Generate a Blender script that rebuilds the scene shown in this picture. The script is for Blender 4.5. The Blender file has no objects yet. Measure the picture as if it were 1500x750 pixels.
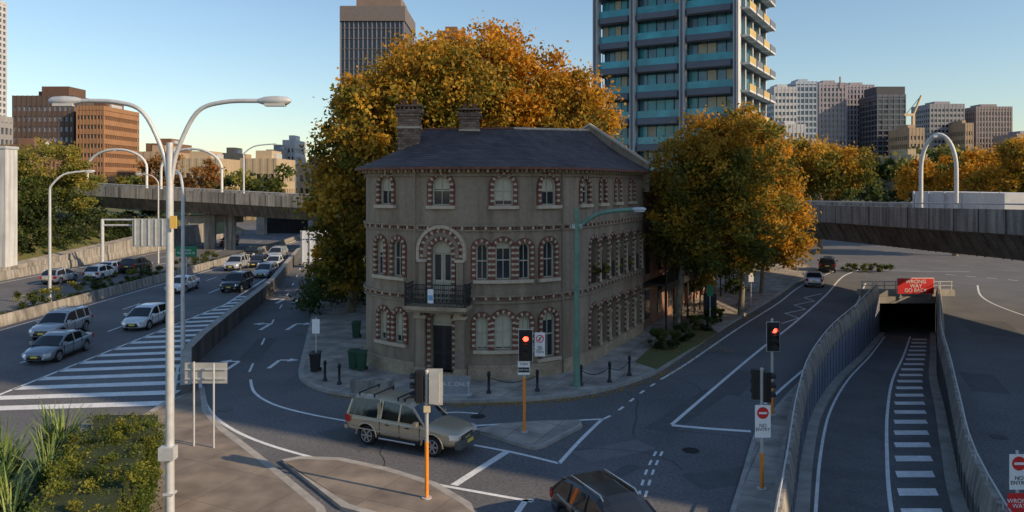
import bpy, bmesh, math, random
import numpy as np
from mathutils import Vector, Matrix
random.seed(7); rng=np.random.default_rng(7)
F=1100.0; CH=10.0; HV=270.0
def P(u,v,z=0.0):
    """survey: photo-measured ground point -> world metres"""
    Y=F*(CH-z)/(v-HV); return ((u-750)/F*Y, Y)
def PX(u,Y): return (u-750)/F*Y
def PZ(v,Y): return CH-(v-HV)*Y/F
SC=bpy.context.scene.collection
# ------------------------------------------------------------ materials
MATS={}
def M(name,col,rough=.8,var=.2,scale=1.5,bump=0.0,metal=0.0,col2=None,spec=.4,fine=None,emit=None,coat=0,zs=1.0,drip=0):
    if name in MATS: return MATS[name]
    m=bpy.data.materials.new(name); m.use_nodes=True; nt=m.node_tree; N=nt.nodes; Lk=nt.links
    b=N['Principled BSDF']; b.inputs['Roughness'].default_value=rough; b.inputs['Metallic'].default_value=metal
    b.inputs['Specular IOR Level'].default_value=spec
    if coat: b.inputs['Coat Weight'].default_value=coat; b.inputs['Coat Roughness'].default_value=.08
    tc=N.new('ShaderNodeTexCoord'); mp=N.new('ShaderNodeMapping'); mp.inputs['Scale'].default_value=(1,1,zs)
    Lk.new(tc.outputs['Object'],mp.inputs[0])
    n=N.new('ShaderNodeTexNoise'); n.inputs['Scale'].default_value=scale; n.inputs['Detail'].default_value=6; n.inputs['Roughness'].default_value=.65
    Lk.new(mp.outputs[0],n.inputs['Vector'])
    r=N.new('ShaderNodeValToRGB'); r.color_ramp.elements[0].position=.32; r.color_ramp.elements[1].position=.68
    if col2 is None: col2=[x*(1-var) for x in col]; col1=[min(1,x*(1+var)) for x in col]
    else: col1=col
    r.color_ramp.elements[0].color=list(col2)+[1]; r.color_ramp.elements[1].color=list(col1)+[1]
    Lk.new(n.outputs[0],r.inputs[0]); out=r.outputs[0]
    def mul(out,scale_,lo,hi,zscale=None,a=.3,b_=.7):
        n2=N.new('ShaderNodeTexNoise'); n2.inputs['Scale'].default_value=scale_; n2.inputs['Detail'].default_value=3
        if zscale is not None:
            mp2=N.new('ShaderNodeMapping'); mp2.inputs['Scale'].default_value=(1,1,zscale); Lk.new(tc.outputs['Object'],mp2.inputs[0]); Lk.new(mp2.outputs[0],n2.inputs['Vector'])
        else: Lk.new(tc.outputs['Object'],n2.inputs['Vector'])
        mr=N.new('ShaderNodeMapRange'); mr.inputs[1].default_value=a; mr.inputs[2].default_value=b_
        mr.inputs[3].default_value=lo; mr.inputs[4].default_value=hi
        Lk.new(n2.outputs[0],mr.inputs[0])
        mx=N.new('ShaderNodeVectorMath'); mx.operation='SCALE'
        Lk.new(out,mx.inputs[0]); Lk.new(mr.outputs[0],mx.inputs['Scale']); return mx.outputs[0]
    if fine: out=mul(out,fine[0],1-fine[1],1+fine[1])
    if drip: out=mul(out,2.6,1-drip,1.05,.06,.35,.6)
    Lk.new(out,b.inputs['Base Color'])
    if bump:
        bp=N.new('ShaderNodeBump'); bp.inputs['Strength'].default_value=bump; bp.inputs['Distance'].default_value=.03
        n3=N.new('ShaderNodeTexNoise'); n3.inputs['Scale'].default_value=scale*6; n3.inputs['Detail'].default_value=4
        Lk.new(tc.outputs['Object'],n3.inputs['Vector']); Lk.new(n3.outputs[0],bp.inputs['Height']); Lk.new(bp.outputs[0],b.inputs['Normal'])
    if emit:
        b.inputs['Emission Color'].default_value=list(emit[0])+[1]; b.inputs['Emission Strength'].default_value=emit[1]
    MATS[name]=m; return m
def MB_brick(name,c1,c2,mortar,sx,sy,rough=.8,bump=.4,horiz=False,ms=.012,off=.5):
    if name in MATS: return MATS[name]
    m=bpy.data.materials.new(name); m.use_nodes=True; nt=m.node_tree; N=nt.nodes; Lk=nt.links
    b=N['Principled BSDF']; b.inputs['Roughness'].default_value=rough
    tc=N.new('ShaderNodeTexCoord'); bt=N.new('ShaderNodeTexBrick')
    if horiz:
        mp=N.new('ShaderNodeMapping'); mp.inputs['Rotation'].default_value=(0,0,.45); Lk.new(tc.outputs['Object'],mp.inputs[0]); Lk.new(mp.outputs[0],bt.inputs['Vector'])
    else:
        sp=N.new('ShaderNodeSeparateXYZ'); Lk.new(tc.outputs['Object'],sp.inputs[0])
        ad=N.new('ShaderNodeMath'); ad.operation='ADD'; Lk.new(sp.outputs[0],ad.inputs[0]); Lk.new(sp.outputs[1],ad.inputs[1])
        cb=N.new('ShaderNodeCombineXYZ'); Lk.new(ad.outputs[0],cb.inputs[0]); Lk.new(sp.outputs[2],cb.inputs[1])
        Lk.new(cb.outputs[0],bt.inputs['Vector'])
    bt.offset=off
    bt.inputs['Color1'].default_value=list(c1)+[1]; bt.inputs['Color2'].default_value=list(c2)+[1]; bt.inputs['Mortar'].default_value=list(mortar)+[1]
    bt.inputs['Scale'].default_value=1; bt.inputs['Brick Width'].default_value=sx; bt.inputs['Row Height'].default_value=sy; bt.inputs['Mortar Size'].default_value=ms
    n=N.new('ShaderNodeTexNoise'); n.inputs['Scale'].default_value=.9; n.inputs['Detail'].default_value=6; Lk.new(tc.outputs['Object'],n.inputs['Vector'])
    mr=N.new('ShaderNodeMapRange'); mr.inputs[1].default_value=.3; mr.inputs[2].default_value=.7; mr.inputs[3].default_value=.65; mr.inputs[4].default_value=1.35
    Lk.new(n.outputs[0],mr.inputs[0]); mx=N.new('ShaderNodeVectorMath'); mx.operation='SCALE'
    Lk.new(bt.outputs['Color'],mx.inputs[0]); Lk.new(mr.outputs[0],mx.inputs['Scale']); Lk.new(mx.outputs[0],b.inputs['Base Color'])
    bp=N.new('ShaderNodeBump'); bp.inputs['Strength'].default_value=bump; bp.inputs['Distance'].default_value=.02; bp.invert=True
    Lk.new(bt.outputs['Fac'],bp.inputs['Height']); Lk.new(bp.outputs[0],b.inputs['Normal'])
    MATS[name]=m; return m
def leafmat(name,trans=.48):
    if name in MATS: return MATS[name]
    m=bpy.data.materials.new(name); m.use_nodes=True; nt=m.node_tree; N=nt.nodes; Lk=nt.links
    b=N['Principled BSDF']; b.inputs['Roughness'].default_value=.6; b.inputs['Specular IOR Level'].default_value=.25
    a=N.new('ShaderNodeAttribute'); a.attribute_name='Col'; Lk.new(a.outputs['Color'],b.inputs['Base Color'])
    t=N.new('ShaderNodeBsdfTranslucent'); Lk.new(a.outputs['Color'],t.inputs[0])
    mx=N.new('ShaderNodeMixShader'); mx.inputs[0].default_value=trans
    Lk.new(b.outputs[0],mx.inputs[1]); Lk.new(t.outputs[0],mx.inputs[2]); Lk.new(mx.outputs[0],N['Material Output'].inputs[0])
    MATS[name]=m; return m
asphalt=M('asphalt',(.158,.155,.157),.85,scale=.22,col2=(.106,.104,.108),fine=(9,.3),bump=.15)
asphalt2=M('asphalt_ramp',(.15,.147,.145),.85,scale=.4,col2=(.095,.093,.093),fine=(12,.25),bump=.15)
paint=M('road_paint',(.84,.84,.82),.6,scale=1.3,col2=(.64,.64,.63),fine=(8,.12))
conc=M('concrete',(.42,.385,.34),.85,scale=.7,col2=(.25,.23,.20),fine=(14,.12),bump=.2)
wconc=M('weathered_concrete',(.38,.35,.31),.85,scale=.7,col2=(.24,.22,.195),fine=(14,.12),bump=.2,drip=.5)
kerbm=M('kerb_stone',(.44,.41,.37),.85,scale=2,col2=(.28,.26,.235))
paving=MB_brick('paving',(.37,.33,.285),(.29,.255,.22),(.14,.13,.12),1.3,1.3,.85,.2,True,.02,0)
pavewarm=MB_brick('paving_warm',(.25,.20,.155),(.21,.17,.135),(.13,.105,.085),2.4,2.4,.85,.2,True,.015,0)
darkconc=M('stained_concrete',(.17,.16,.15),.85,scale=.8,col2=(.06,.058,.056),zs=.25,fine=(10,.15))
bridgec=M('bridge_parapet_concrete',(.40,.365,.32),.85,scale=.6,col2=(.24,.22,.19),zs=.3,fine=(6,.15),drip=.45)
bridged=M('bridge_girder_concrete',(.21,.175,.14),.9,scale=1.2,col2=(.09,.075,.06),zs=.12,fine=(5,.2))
stucco=M('stucco',(.345,.262,.188),.85,scale=.5,col2=(.25,.19,.135),fine=(5,.1),bump=.3,zs=.5,drip=.22)
sandst=M('sandstone',(.50,.38,.26),.85,scale=1.4,col2=(.31,.23,.15),fine=(8,.15),bump=.3)
cream=M('cream_trim',(.54,.43,.32),.8,scale=3,var=.18)
brickred=M('dark_brick_trim',(.185,.075,.05),.85,scale=4,var=.4)
slate=MB_brick('slate_roof',(.105,.072,.070),(.052,.040,.043),(.02,.016,.016),.35,.13)
rbrick=MB_brick('red_brick',(.30,.11,.065),(.20,.07,.045),(.25,.22,.18),.24,.08)
dbrick=MB_brick('chimney_brick',(.15,.075,.055),(.30,.2,.13),(.08,.06,.05),.3,.15)
glass=M('window_glass',(.03,.035,.045),.08,var=.3,scale=.8,spec=.8)
blind=M('window_blind',(.56,.51,.38),.7,scale=3,var=.12)
framem=M('window_frame',(.50,.45,.36),.6,scale=4,var=.1)
door_m=M('painted_door',(.035,.032,.032),.45,scale=3,var=.3)
iron=M('iron',(.03,.03,.032),.5,var=.3,scale=6,metal=.3)
steel=M('galvanised_steel',(.52,.53,.54),.5,var=.12,scale=3,metal=.25)
alu=M('sign_back_aluminium',(.45,.45,.44),.55,var=.12,scale=2,metal=.3)
greenpole=M('green_pole_paint',(.14,.25,.19),.5,var=.2,scale=2)
orange=M('orange_pole_paint',(.85,.27,.03),.5,var=.1,scale=4)
black=M('black_plastic',(.018,.018,.02),.5,var=.2,scale=5)
rubber=M('rubber',(.02,.02,.021),.85,var=.2,scale=10)
rim=M('alloy_rim',(.45,.46,.48),.3,var=.1,scale=8,metal=.7)
white=M('white_sign_paint',(.82,.82,.82),.5,var=.04,scale=4)
redp=M('red_sign_paint',(.65,.03,.03),.5,var=.08,scale=4)
greenp=M('green_sign_paint',(.02,.22,.10),.5,var=.08,scale=4)
bark=M('bark',(.28,.24,.18),.9,scale=2.5,col2=(.10,.08,.055),bump=.6)
grassm=M('grass',(.10,.13,.035),.95,scale=1.2,col2=(.15,.12,.05),fine=(20,.4),bump=.5)
earth=M('ground_earth',(.09,.085,.05),.95,scale=.05,col2=(.05,.06,.03),fine=(2,.3))
redlamp=M('red_signal_lamp',(.9,.05,.03),.4,var=.02,emit=((1,.06,.03),6))
lensoff=M('signal_lens_off',(.05,.04,.03),.3,var=.1)
cglass=M('car_glass',(.015,.018,.022),.05,var=.1,spec=.9)
tail=M('tail_lamp',(.45,.02,.02),.25,var=.1)
headl=M('head_lamp',(.75,.77,.8),.12,var=.05,metal=.4)
platem=M('number_plate',(.75,.6,.1),.5,var=.05)
chrome=M('chrome',(.6,.6,.6),.2,var=.05,metal=.9)
lampface=M('lamp_diffuser',(.5,.5,.48),.4,var=.05)
# ------------------------------------------------------------ mesh builder
class MBd:
    def __init__(s): s.v=[];s.f=[];s.m=[];s.sm=[];s.mats=[]
    def mi(s,m):
        if m not in s.mats: s.mats.append(m)
        return s.mats.index(m)
    def add(s,vs,fs,m,smooth=False):
        o=len(s.v); s.v+= [tuple(p) for p in vs]; k=s.mi(m)
        for f in fs: s.f.append(tuple(o+i for i in f)); s.m.append(k); s.sm.append(smooth)
    def obox(s,c,ax,ay,az,m):
        c=Vector(c);ax=Vector(ax);ay=Vector(ay);az=Vector(az)
        vs=[c+i*ax+j*ay+k*az for k in(-1,1) for j in(-1,1) for i in(-1,1)]
        s.add(vs,[(0,2,3,1),(4,5,7,6),(0,1,5,4),(2,6,7,3),(0,4,6,2),(1,3,7,5)],m)
    def box(s,c,size,m,ang=0):
        ca,sa=math.cos(ang),math.sin(ang)
        s.obox(c,(ca*size[0]/2,sa*size[0]/2,0),(-sa*size[1]/2,ca*size[1]/2,0),(0,0,size[2]/2),m)
    def box2(s,x0,x1,y0,y1,z0,z1,m): s.box(((x0+x1)/2,(y0+y1)/2,(z0+z1)/2),(x1-x0,y1-y0,z1-z0),m)
    def prism(s,poly,z0,z1,m,mt=None):
        n=len(poly); vs=[(p[0],p[1],z0) for p in poly]+[(p[0],p[1],z1) for p in poly]
        s.add(vs,[(i,(i+1)%n,n+(i+1)%n,n+i) for i in range(n)]+[tuple(range(n-1,-1,-1))],m)
        s.add([(p[0],p[1],z1) for p in poly],[tuple(range(n))],mt or m)
    def tube(s,pts,r,m,n=8,cap=True):
        pts=[Vector(p) for p in pts]; k=len(pts)
        if not hasattr(r,'__len__'): r=[r]*k
        vs=[];fs=[];up=None
        for i,p in enumerate(pts):
            t=(pts[min(i+1,k-1)]-pts[max(i-1,0)]).normalized()
            if up is None:
                up=Vector((0,0,1)) if abs(t.z)<.9 else Vector((1,0,0))
            a=(up-t*up.dot(t)).normalized(); up=a; b=t.cross(a)
            for j in range(n):
                th=2*math.pi*j/n; vs.append(p+(a*math.cos(th)+b*math.sin(th))*r[i])
        for i in range(k-1):
            for j in range(n): fs.append((i*n+j,i*n+(j+1)%n,(i+1)*n+(j+1)%n,(i+1)*n+j))
        s.add(vs,fs,m,True)
        if cap: s.add(vs[:n],[tuple(range(n-1,-1,-1))],m); s.add(vs[-n:],[tuple(range(n))],m)
    def sphere(s,c,r,m,n=10,sz=1):
        vs=[];fs=[]
        for i in range(n//2+1):
            ph=math.pi*i/(n//2)
            for j in range(n):
                th=2*math.pi*j/n; vs.append((c[0]+r*math.sin(ph)*math.cos(th),c[1]+r*math.sin(ph)*math.sin(th),c[2]+sz*r*math.cos(ph)))
        for i in range(n//2):
            for j in range(n): fs.append((i*n+j,i*n+(j+1)%n,(i+1)*n+(j+1)%n,(i+1)*n+j))
        s.add(vs,fs,m,True)
    def build(s,name,parent=None,recalc=True):
        me=bpy.data.meshes.new(name); me.from_pydata(s.v,[],s.f)
        for m in s.mats: me.materials.append(m)
        me.polygons.foreach_set('material_index',s.m); me.polygons.foreach_set('use_smooth',s.sm)
        if recalc:
            bm=bmesh.new(); bm.from_mesh(me); bmesh.ops.recalc_face_normals(bm,faces=bm.faces); bm.to_mesh(me); bm.free()
        me.update(); o=bpy.data.objects.new(name,me); SC.objects.link(o)
        if parent: o.parent=parent
        return o
def empty(name,loc=(0,0,0),rz=0):
    e=bpy.data.objects.new(name,None); e.location=loc; e.rotation_euler=(0,0,rz); e.empty_display_size=.3; SC.objects.link(e); return e
def text(s,size,loc,rot,m,parent,name='lettering'):
    c=bpy.data.curves.new(name,'FONT'); c.body=s; c.size=size; c.align_x='CENTER'; c.align_y='CENTER'; c.extrude=.004; c.space_line=.85
    c.materials.append(m); o=bpy.data.objects.new(name,c); o.location=loc; o.rotation_euler=rot; SC.objects.link(o)
    if parent: o.parent=parent
    return o
def smoothp(pts,sub=6):
    P_=[Vector(p) for p in pts]; out=[]
    for i in range(len(P_)-1):
        p0=P_[max(i-1,0)];p1=P_[i];p2=P_[i+1];p3=P_[min(i+2,len(P_)-1)]
        for k in range(sub):
            t=k/sub; out.append(.5*((2*p1)+(p2-p0)*t+(2*p0-5*p1+4*p2-p3)*t*t+(3*p1-p0-3*p2+p3)*t**3))
    out.append(P_[-1]); return out
def offs(pts,d):
    """offset 2D polyline to its right by d"""
    out=[]; k=len(pts)
    for i in range(k):
        a=pts[max(i-1,0)];b=pts[min(i+1,k-1)]; tx,ty=b[0]-a[0],b[1]-a[1]; l=math.hypot(tx,ty) or 1
        out.append((pts[i][0]+ty/l*d,pts[i][1]-tx/l*d))
    return out
# ------------------------------------------------------------ ground, road with trench opening
rampL=[(3.2,10),(6.0,17),(9.3,24.7),(12.2,31.5),(15.6,38.7),(20.2,46.8),(25.8,55.5),(32.8,67)]
rampR=[(9.3,10),(11.9,17),(15.0,24.7),(18.5,31.5),(22.3,38.7),(26.5,46.8),(31.4,55.5),(37.8,67)]
rampL=[tuple(p) for p in smoothp([(a,b) for a,b in rampL],4)]
rampR=[tuple(p) for p in smoothp([(a,b) for a,b in rampR],4)]
def rz(Y): return -.06*max(Y-11,0)-.01
def filled(name,loops,z,m):
    bm=bmesh.new(); es=[]
    for lp in loops:
        vs=[bm.verts.new((p[0],p[1],z)) for p in lp]
        for i in range(len(vs)): es.append(bm.edges.new((vs[i],vs[(i+1)%len(vs)])))
    bmesh.ops.triangle_fill(bm,use_beauty=True,use_dissolve=False,edges=es,normal=(0,0,1))
    for f in bm.faces:
        if f.normal.z<0: f.normal_flip()
    me=bpy.data.meshes.new(name); bm.to_mesh(me); bm.free(); me.materials.append(m)
    o=bpy.data.objects.new(name,me); SC.objects.link(o); return o
filled('road',[[(-110,-20),(80,-20),(80,260),(-110,260)],rampL+rampR[::-1]],0,asphalt)
filled('ground',[[(-2500,-600),(2500,-600),(2500,4000),(-2500,4000)],[(-110,-20),(80,-20),(80,260),(-110,260)]],0,earth)
b=MBd(); n=len(rampL)
vs=[(p[0],p[1],rz(p[1])) for p in rampL]+[(p[0],p[1],rz(p[1])) for p in rampR]
b.add(vs,[(i,n+i,n+i+1,i+1) for i in range(n-1)],asphalt2)
a=(32.8,67);c=(37.8,67);b.add([(a[0],a[1],rz(67)),(c[0],c[1],rz(67)),(c[0]+11,c[1]+20,rz(90)),(a[0]+11,a[1]+20,rz(90))],[(0,1,2,3)],asphalt2)
b.build('tunnel_ramp_road',recalc=False)
bluew=M('painted_retaining_wall',(.27,.29,.37),.7,scale=.5,col2=(.17,.185,.24),zs=.4,fine=(5,.1))
def barrier(name,line,side,h=.95,th=.35,wall=None,bottom=None,cap=wconc):
    """barrier standing on line, thickness towards 'side' (+ right)"""
    b=MBd(); o=offs(line,side*th); o2=offs(line,side*th*.3); k=len(line); t1=offs(line,side*th*.7)
    for i in range(k-1):
        p,q=line[i],line[i+1]; p2,q2=o[i],o[i+1]; m1,m2=o2[i],o2[i+1]; r1,r2=t1[i],t1[i+1]
        b.add([(p[0],p[1],.0),(q[0],q[1],0),(q[0],q[1],.25),(p[0],p[1],.25)],[(0,1,2,3)],cap)
        b.add([(p[0],p[1],.25),(q[0],q[1],.25),(m2[0],m2[1],h),(m1[0],m1[1],h)],[(0,1,2,3)],cap)
        b.add([(m1[0],m1[1],h),(m2[0],m2[1],h),(r2[0],r2[1],h),(r1[0],r1[1],h)],[(0,1,2,3)],cap)
        b.add([(r1[0],r1[1],h),(r2[0],r2[1],h),(q2[0],q2[1],.0),(p2[0],p2[1],.0)],[(0,1,2,3)],cap)
        if wall:
            b.add([(p[0],p[1],.0),(q[0],q[1],.0),(q[0],q[1],bottom(q[1])-.3),(p[0],p[1],bottom(p[1])-.3)],[(0,1,2,3)],wall)
    for i in (0,k-1):
        p,m1,r1,p2=line[i],o2[i],t1[i],o[i]
        b.add([(p[0],p[1],0),(p[0],p[1],.25),(m1[0],m1[1],h),(r1[0],r1[1],h),(p2[0],p2[1],0)],[(0,1,2,3,4)],cap)
    return b.build(name,recalc=False)
barrier('concrete_barrier',rampL,-1,1.0,.45,bluew,rz)
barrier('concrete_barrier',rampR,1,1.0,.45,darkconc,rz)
b=MBd()
for ln,sd in((rampL,-1),(rampR,1)):
    r=offs(ln,sd*.22); b.tube([(p[0],p[1],1.26) for p in r],.03,steel,6)
    for i in range(0,len(r),1): b.tube([(r[i][0],r[i][1],.98),(r[i][0],r[i][1],1.26)],.025,steel,5)
b.build('barrier_handrail')
b=MBd()
for ln,sd in((rampL,1),(rampR,-1)):
    o=offs(ln,sd*.45)
    for i in range(len(ln)-1):
        p,q,p2,q2=ln[i],ln[i+1],o[i],o[i+1]; z1,z2=rz(p[1])+.18,rz(q[1])+.18
        b.add([(p[0],p[1],z1),(q[0],q[1],z2),(q2[0],q2[1],z2),(p2[0],p2[1],z1)],[(0,1,2,3)],conc)
        b.add([(p2[0],p2[1],z1),(q2[0],q2[1],z2),(q2[0],q2[1],z2-.2),(p2[0],p2[1],z1-.2)],[(0,1,2,3)],conc)
b.build('ramp_kerb',recalc=False)
b=MBd()
for ln,sd in((rampL,1),(rampR,-1)):
    for i in range(2,len(ln)-1):
        for f in(0,.5):
            p=(ln[i][0]*(1-f)+ln[i+1][0]*f,ln[i][1]*(1-f)+ln[i+1][1]*f); t=Vector((ln[i+1][0]-ln[i][0],ln[i+1][1]-ln[i][1],0)).normalized(); nn=Vector((t.y,-t.x,0))*sd
            zb_=rz(p[1])+.15; b.obox(Vector((p[0],p[1],(zb_+.2)/2))+nn*.006,t*.018,nn*.008,Vector((0,0,(.2-zb_)/2)),black)
b.build('wall_joints')
b=MBd()
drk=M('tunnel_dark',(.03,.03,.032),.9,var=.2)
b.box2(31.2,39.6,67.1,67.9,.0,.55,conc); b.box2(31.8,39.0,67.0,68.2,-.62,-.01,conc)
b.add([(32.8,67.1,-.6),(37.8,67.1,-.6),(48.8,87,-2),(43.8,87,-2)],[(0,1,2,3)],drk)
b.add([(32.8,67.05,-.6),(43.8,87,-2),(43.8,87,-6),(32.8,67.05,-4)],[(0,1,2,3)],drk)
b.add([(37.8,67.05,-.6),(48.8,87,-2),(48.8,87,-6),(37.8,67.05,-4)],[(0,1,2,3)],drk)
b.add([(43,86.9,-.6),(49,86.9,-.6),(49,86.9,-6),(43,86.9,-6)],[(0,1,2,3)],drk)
e=empty('tunnel_portal'); b.build('portal_frame',e)
b=MBd(); b.box2(31.3,39.5,67.3,67.4,1.25,1.32,steel); b.box2(31.3,39.5,67.3,67.4,.9,.96,steel)
for i in range(9): b.box((31.4+i,67.35,.9),(.07,.07,.75),steel)
b.build('portal_rail',e)
e=empty('wrong_way_sign'); b=MBd(); b.box((35.9,66.8,.95),(3.2,.06,1.35),redp); b.box((35.9,66.84,.95),(3.3,.05,1.45),white)
b.box((34.6,66.9,.2),(.1,.1,.9),steel);b.box((37.2,66.9,.2),(.1,.1,.9),steel); b.build('sign_panel',e)
text('WRONG\nWAY\nGO BACK',.46,(35.9,66.755,.95),(math.pi/2,0,0),white,e)
# ------------------------------------------------------------ markings
mk=MBd()
def stripe(pts,w,z=.006,m=paint,smooth=True,zf=None):
    W=[P(*p) for p in pts]
    if smooth and len(W)>2: W=[tuple(q) for q in smoothp([(a,b) for a,b in W],6)]
    stripew(W,w,z,m,zf)
def stripew(W,w,z=.006,m=paint,zf=None):
    a=offs(W,w/2);c=offs(W,-w/2);k=len(W)
    zz=lambda p: z if zf is None else zf(p[1])+z
    mk.add([(p[0],p[1],zz(q)) for p,q in zip(a,W)]+[(p[0],p[1],zz(q)) for p,q in zip(c,W)],[(i,i+1,k+i+1,k+i) for i in range(k-1)],m)
def dash(pts,w,on,off,z=.006):
    W=[P(*p) for p in pts]
    if len(W)>2: W=[tuple(q) for q in smoothp(W,8)]
    dashw(W,w,on,off,z)
def dashw(W,w,on,off,z=.006):
    S=[0]
    for i in range(1,len(W)): S.append(S[-1]+math.dist(W[i-1],W[i]))
    def at(s): return (float(np.interp(s,S,[p[0] for p in W])),float(np.interp(s,S,[p[1] for p in W])))
    s=0
    while s<S[-1]:
        e=min(s+on,S[-1]); stripew([at(s+(e-s)*k/4) for k in range(5)],w,z); s+=on+off
stripe([(968,556),(1010,530),(1080,482),(1140,444),(1175,418),(1225,396)],.15)
stripe([(984,622),(1040,574),(1110,515),(1165,472),(1210,432),(1235,405),(1262,394)],.17)
stripe([(984,623),(1040,628),(1100,632)],.26)
stripe([(1120,592),(1150,565),(1215,506),(1250,455),(1268,415)],.15)
zz=[(1145,474),(1170,466),(1150,459),(1180,453),(1163,447),(1193,441),(1178,436),(1204,430)]
stripe(zz,.14,smooth=False)
dash([(935,728),(947,690),(962,660)],.09,.5,.45); dash([(945,728),(957,690),(971,660)],.09,.5,.45)
dash([(884,614),(905,602),(945,571),(970,556)],.13,.6,.9)
stripe([(367,556),(373,575),(400,592),(450,606),(520,619)],.14)
stripe([(293,560),(298,585),(320,615),(375,645),(480,676),(620,706),(780,735)],.16)
stripe([(655,626),(760,620),(882,614)],.16)
stripe([(882,614),(850,645),(819,679)],.16)
stripe([(694,652),(757,664),(819,679)],.16)
stripe([(665,711),(704,686),(742,662)],.28)
stripe([(757,752),(770,733),(782,733)],.2,smooth=False)
stripe([(640,606),(670,604),(700,606)],.13)
dash([(365,545),(400,470),(430,415),(443,385)],.12,2,5)
LE=[P(-60,600),P(0,578),(P(330,446)),P(363,425),P(415,392)]
stripew(LE,.18)
def xat(line,Y):
    l=sorted(line,key=lambda p:p[1]); return float(np.interp(Y,[p[1] for p in l],[p[0] for p in l]))
Rb=lambda Y: float(np.interp(Y,[32,36,40.7,52.4,68.7,102],[-14.6,-16.2,-18.2,-20.1,-22.6,-29.6]))
for i in range(20):
    Y0=33.0+i*1.75
    xl=xat(LE,Y0-.3); xr=Rb(Y0+.9)
    if xr-xl<.4: break
    mk.add([(xl,Y0,.006),(xr,Y0+1.0,.006),(xr,Y0+1.75,.006),(xl,Y0+.7,.006)],[(0,1,2,3)],paint)
stripew([(Rb(y),y) for y in range(33,95,4)],.15,.0085)
dashw([(-27.6,24),(-27.4,60),(-29.5,100),(-33,140)],.14,3,6)
dashw([(-31.2,24),(-31.1,60),(-32.5,100),(-36,140)],.14,3,6)
stripew([(-35.2,24),(-35,60),(-35.2,100),(-38,140)],.14)
dashw([(-44,30),(-44,70),(-44,140)],.14,3,6); dashw([(-48,30),(-48,70),(-48,140)],.14,3,6)
stripew([(-39.6,30),(-39.4,70),(-40,140)],.14); stripew([(-51.8,30),(-51.8,70),(-51.8,140)],.14)
def arrow(u,v,kind=0,s=1.0):
    x,y=P(u,v); w=.13*s
    mk.add([(x-w,y-1.6*s,.006),(x+w,y-1.6*s,.006),(x+w,y+.6*s,.006),(x-w,y+.6*s,.006)],[(0,1,2,3)],paint)
    d=-1 if kind==0 else 1
    mk.add([(x,y+.5*s,.009),(x+d*.6*s,y+.5*s,.009),(x+d*.6*s,y+.8*s,.009),(x,y+.8*s,.009)],[(0,1,2,3)] if d>0 else [(0,3,2,1)],paint)
    t=[(x+d*.6*s,y+.2*s,.009),(x+d*1.3*s,y+.65*s,.009),(x+d*.6*s,y+1.15*s,.009)]
    mk.add(t if d>0 else t[::-1],[(0,1,2)],paint)
arrow(345,533,0,.85);arrow(405,531,1,.85);arrow(392,477,0);arrow(430,477,1);arrow(413,440,0);arrow(436,440,1)
rzf=lambda Y: rz(Y)
def rampx(f,Y):
    xl=np.interp(Y,[p[1] for p in rampL],[p[0] for p in rampL]); xr=np.interp(Y,[p[1] for p in rampR],[p[0] for p in rampR]); return float(xl+(xr-xl)*f)
Ys=[20+i*1.2 for i in range(39)]
stripew([(rampx(.56,Y),Y) for Y in Ys],.14,.008,zf=rzf)
stripew([(rampx(.12,Y),Y) for Y in Ys],.12,.008,zf=rzf)
for i in range(23):
    Y=20.5+i*1.95; x0,x1=rampx(.62,Y),rampx(.86,Y)
    mk.add([(x0,Y,rz(Y)+.008),(x1,Y,rz(Y)+.008),(x1+.3,Y+.75,rz(Y+.75)+.008),(x0+.3,Y+.75,rz(Y+.75)+.008)],[(0,1,2,3)],paint)
stripe([(1432,418),(1436,432),(1455,445),(1500,462),(1560,480)],.15)
dash([(1385,402),(1480,410),(1560,420)],.15,1,1)
stripe([(1255,392),(1300,396),(1360,398),(1420,398)],.12)
mk.build('road_markings',recalc=False)
b=MBd(); patchm=M('asphalt_patch',(.10,.099,.102),.9,scale=2,var=.15,fine=(14,.2)); patch2=M('asphalt_patch_pale',(.17,.167,.165),.9,scale=2,var=.12,fine=(14,.2))
for i,(u,v,w,l,a) in enumerate(((590,605,2.2,1.2,.2),(1060,700,2.5,1.4,.3),(520,640,1.6,3,.8),(900,660,3,1.2,.5),(1080,560,1.3,5,-.5),(380,510,1.2,6,.15),(160,560,4,1.5,0),(1440,560,1.6,4,-.4),(1010,600,1.2,7,-.6),(330,640,1.5,1.1,.4),(1450,480,3,6,-.4),(860,720,.5,6,-.7))):
    x,y=P(u,v); b.box((x,y,-.022+.0004*i),(w,l,.048),patchm if i%3 else patch2,a)
b.build('road_patches')
b=MBd(); rr=random.Random(11); seal=M('crack_seal',(.045,.045,.048),.6,var=.2)
for u,v,L_ in((930,640,7),(1050,590,9),(700,610,5),(420,560,7),(1130,660,5),(560,690,6),(1480,600,9),(330,520,9),(60,545,8),(1000,690,6),(1440,430,12)):
    x,y=P(u,v); th=rr.uniform(-.8,.8); pts=[]
    for k in range(14): pts.append((x,y)); th+=rr.uniform(-.35,.35); x+=math.sin(th)*L_/14; y+=math.cos(th)*L_/14
    a=offs(pts,.02);c=offs(pts,-.02); b.add([(p[0],p[1],.0045) for p in a+c],[(i,i+1,14+i+1,14+i) for i in range(13)],seal)
b.build('crack_sealing',recalc=False)
b=MBd()
for u,v in((700,610),(1012,660),(330,600),(1462,640),(1240,470),(560,722)):
    x,y=P(u,v); b.tube([(x,y,-.05),(x,y,.012)],.32,iron,20)
b.build('manhole_covers')
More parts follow.
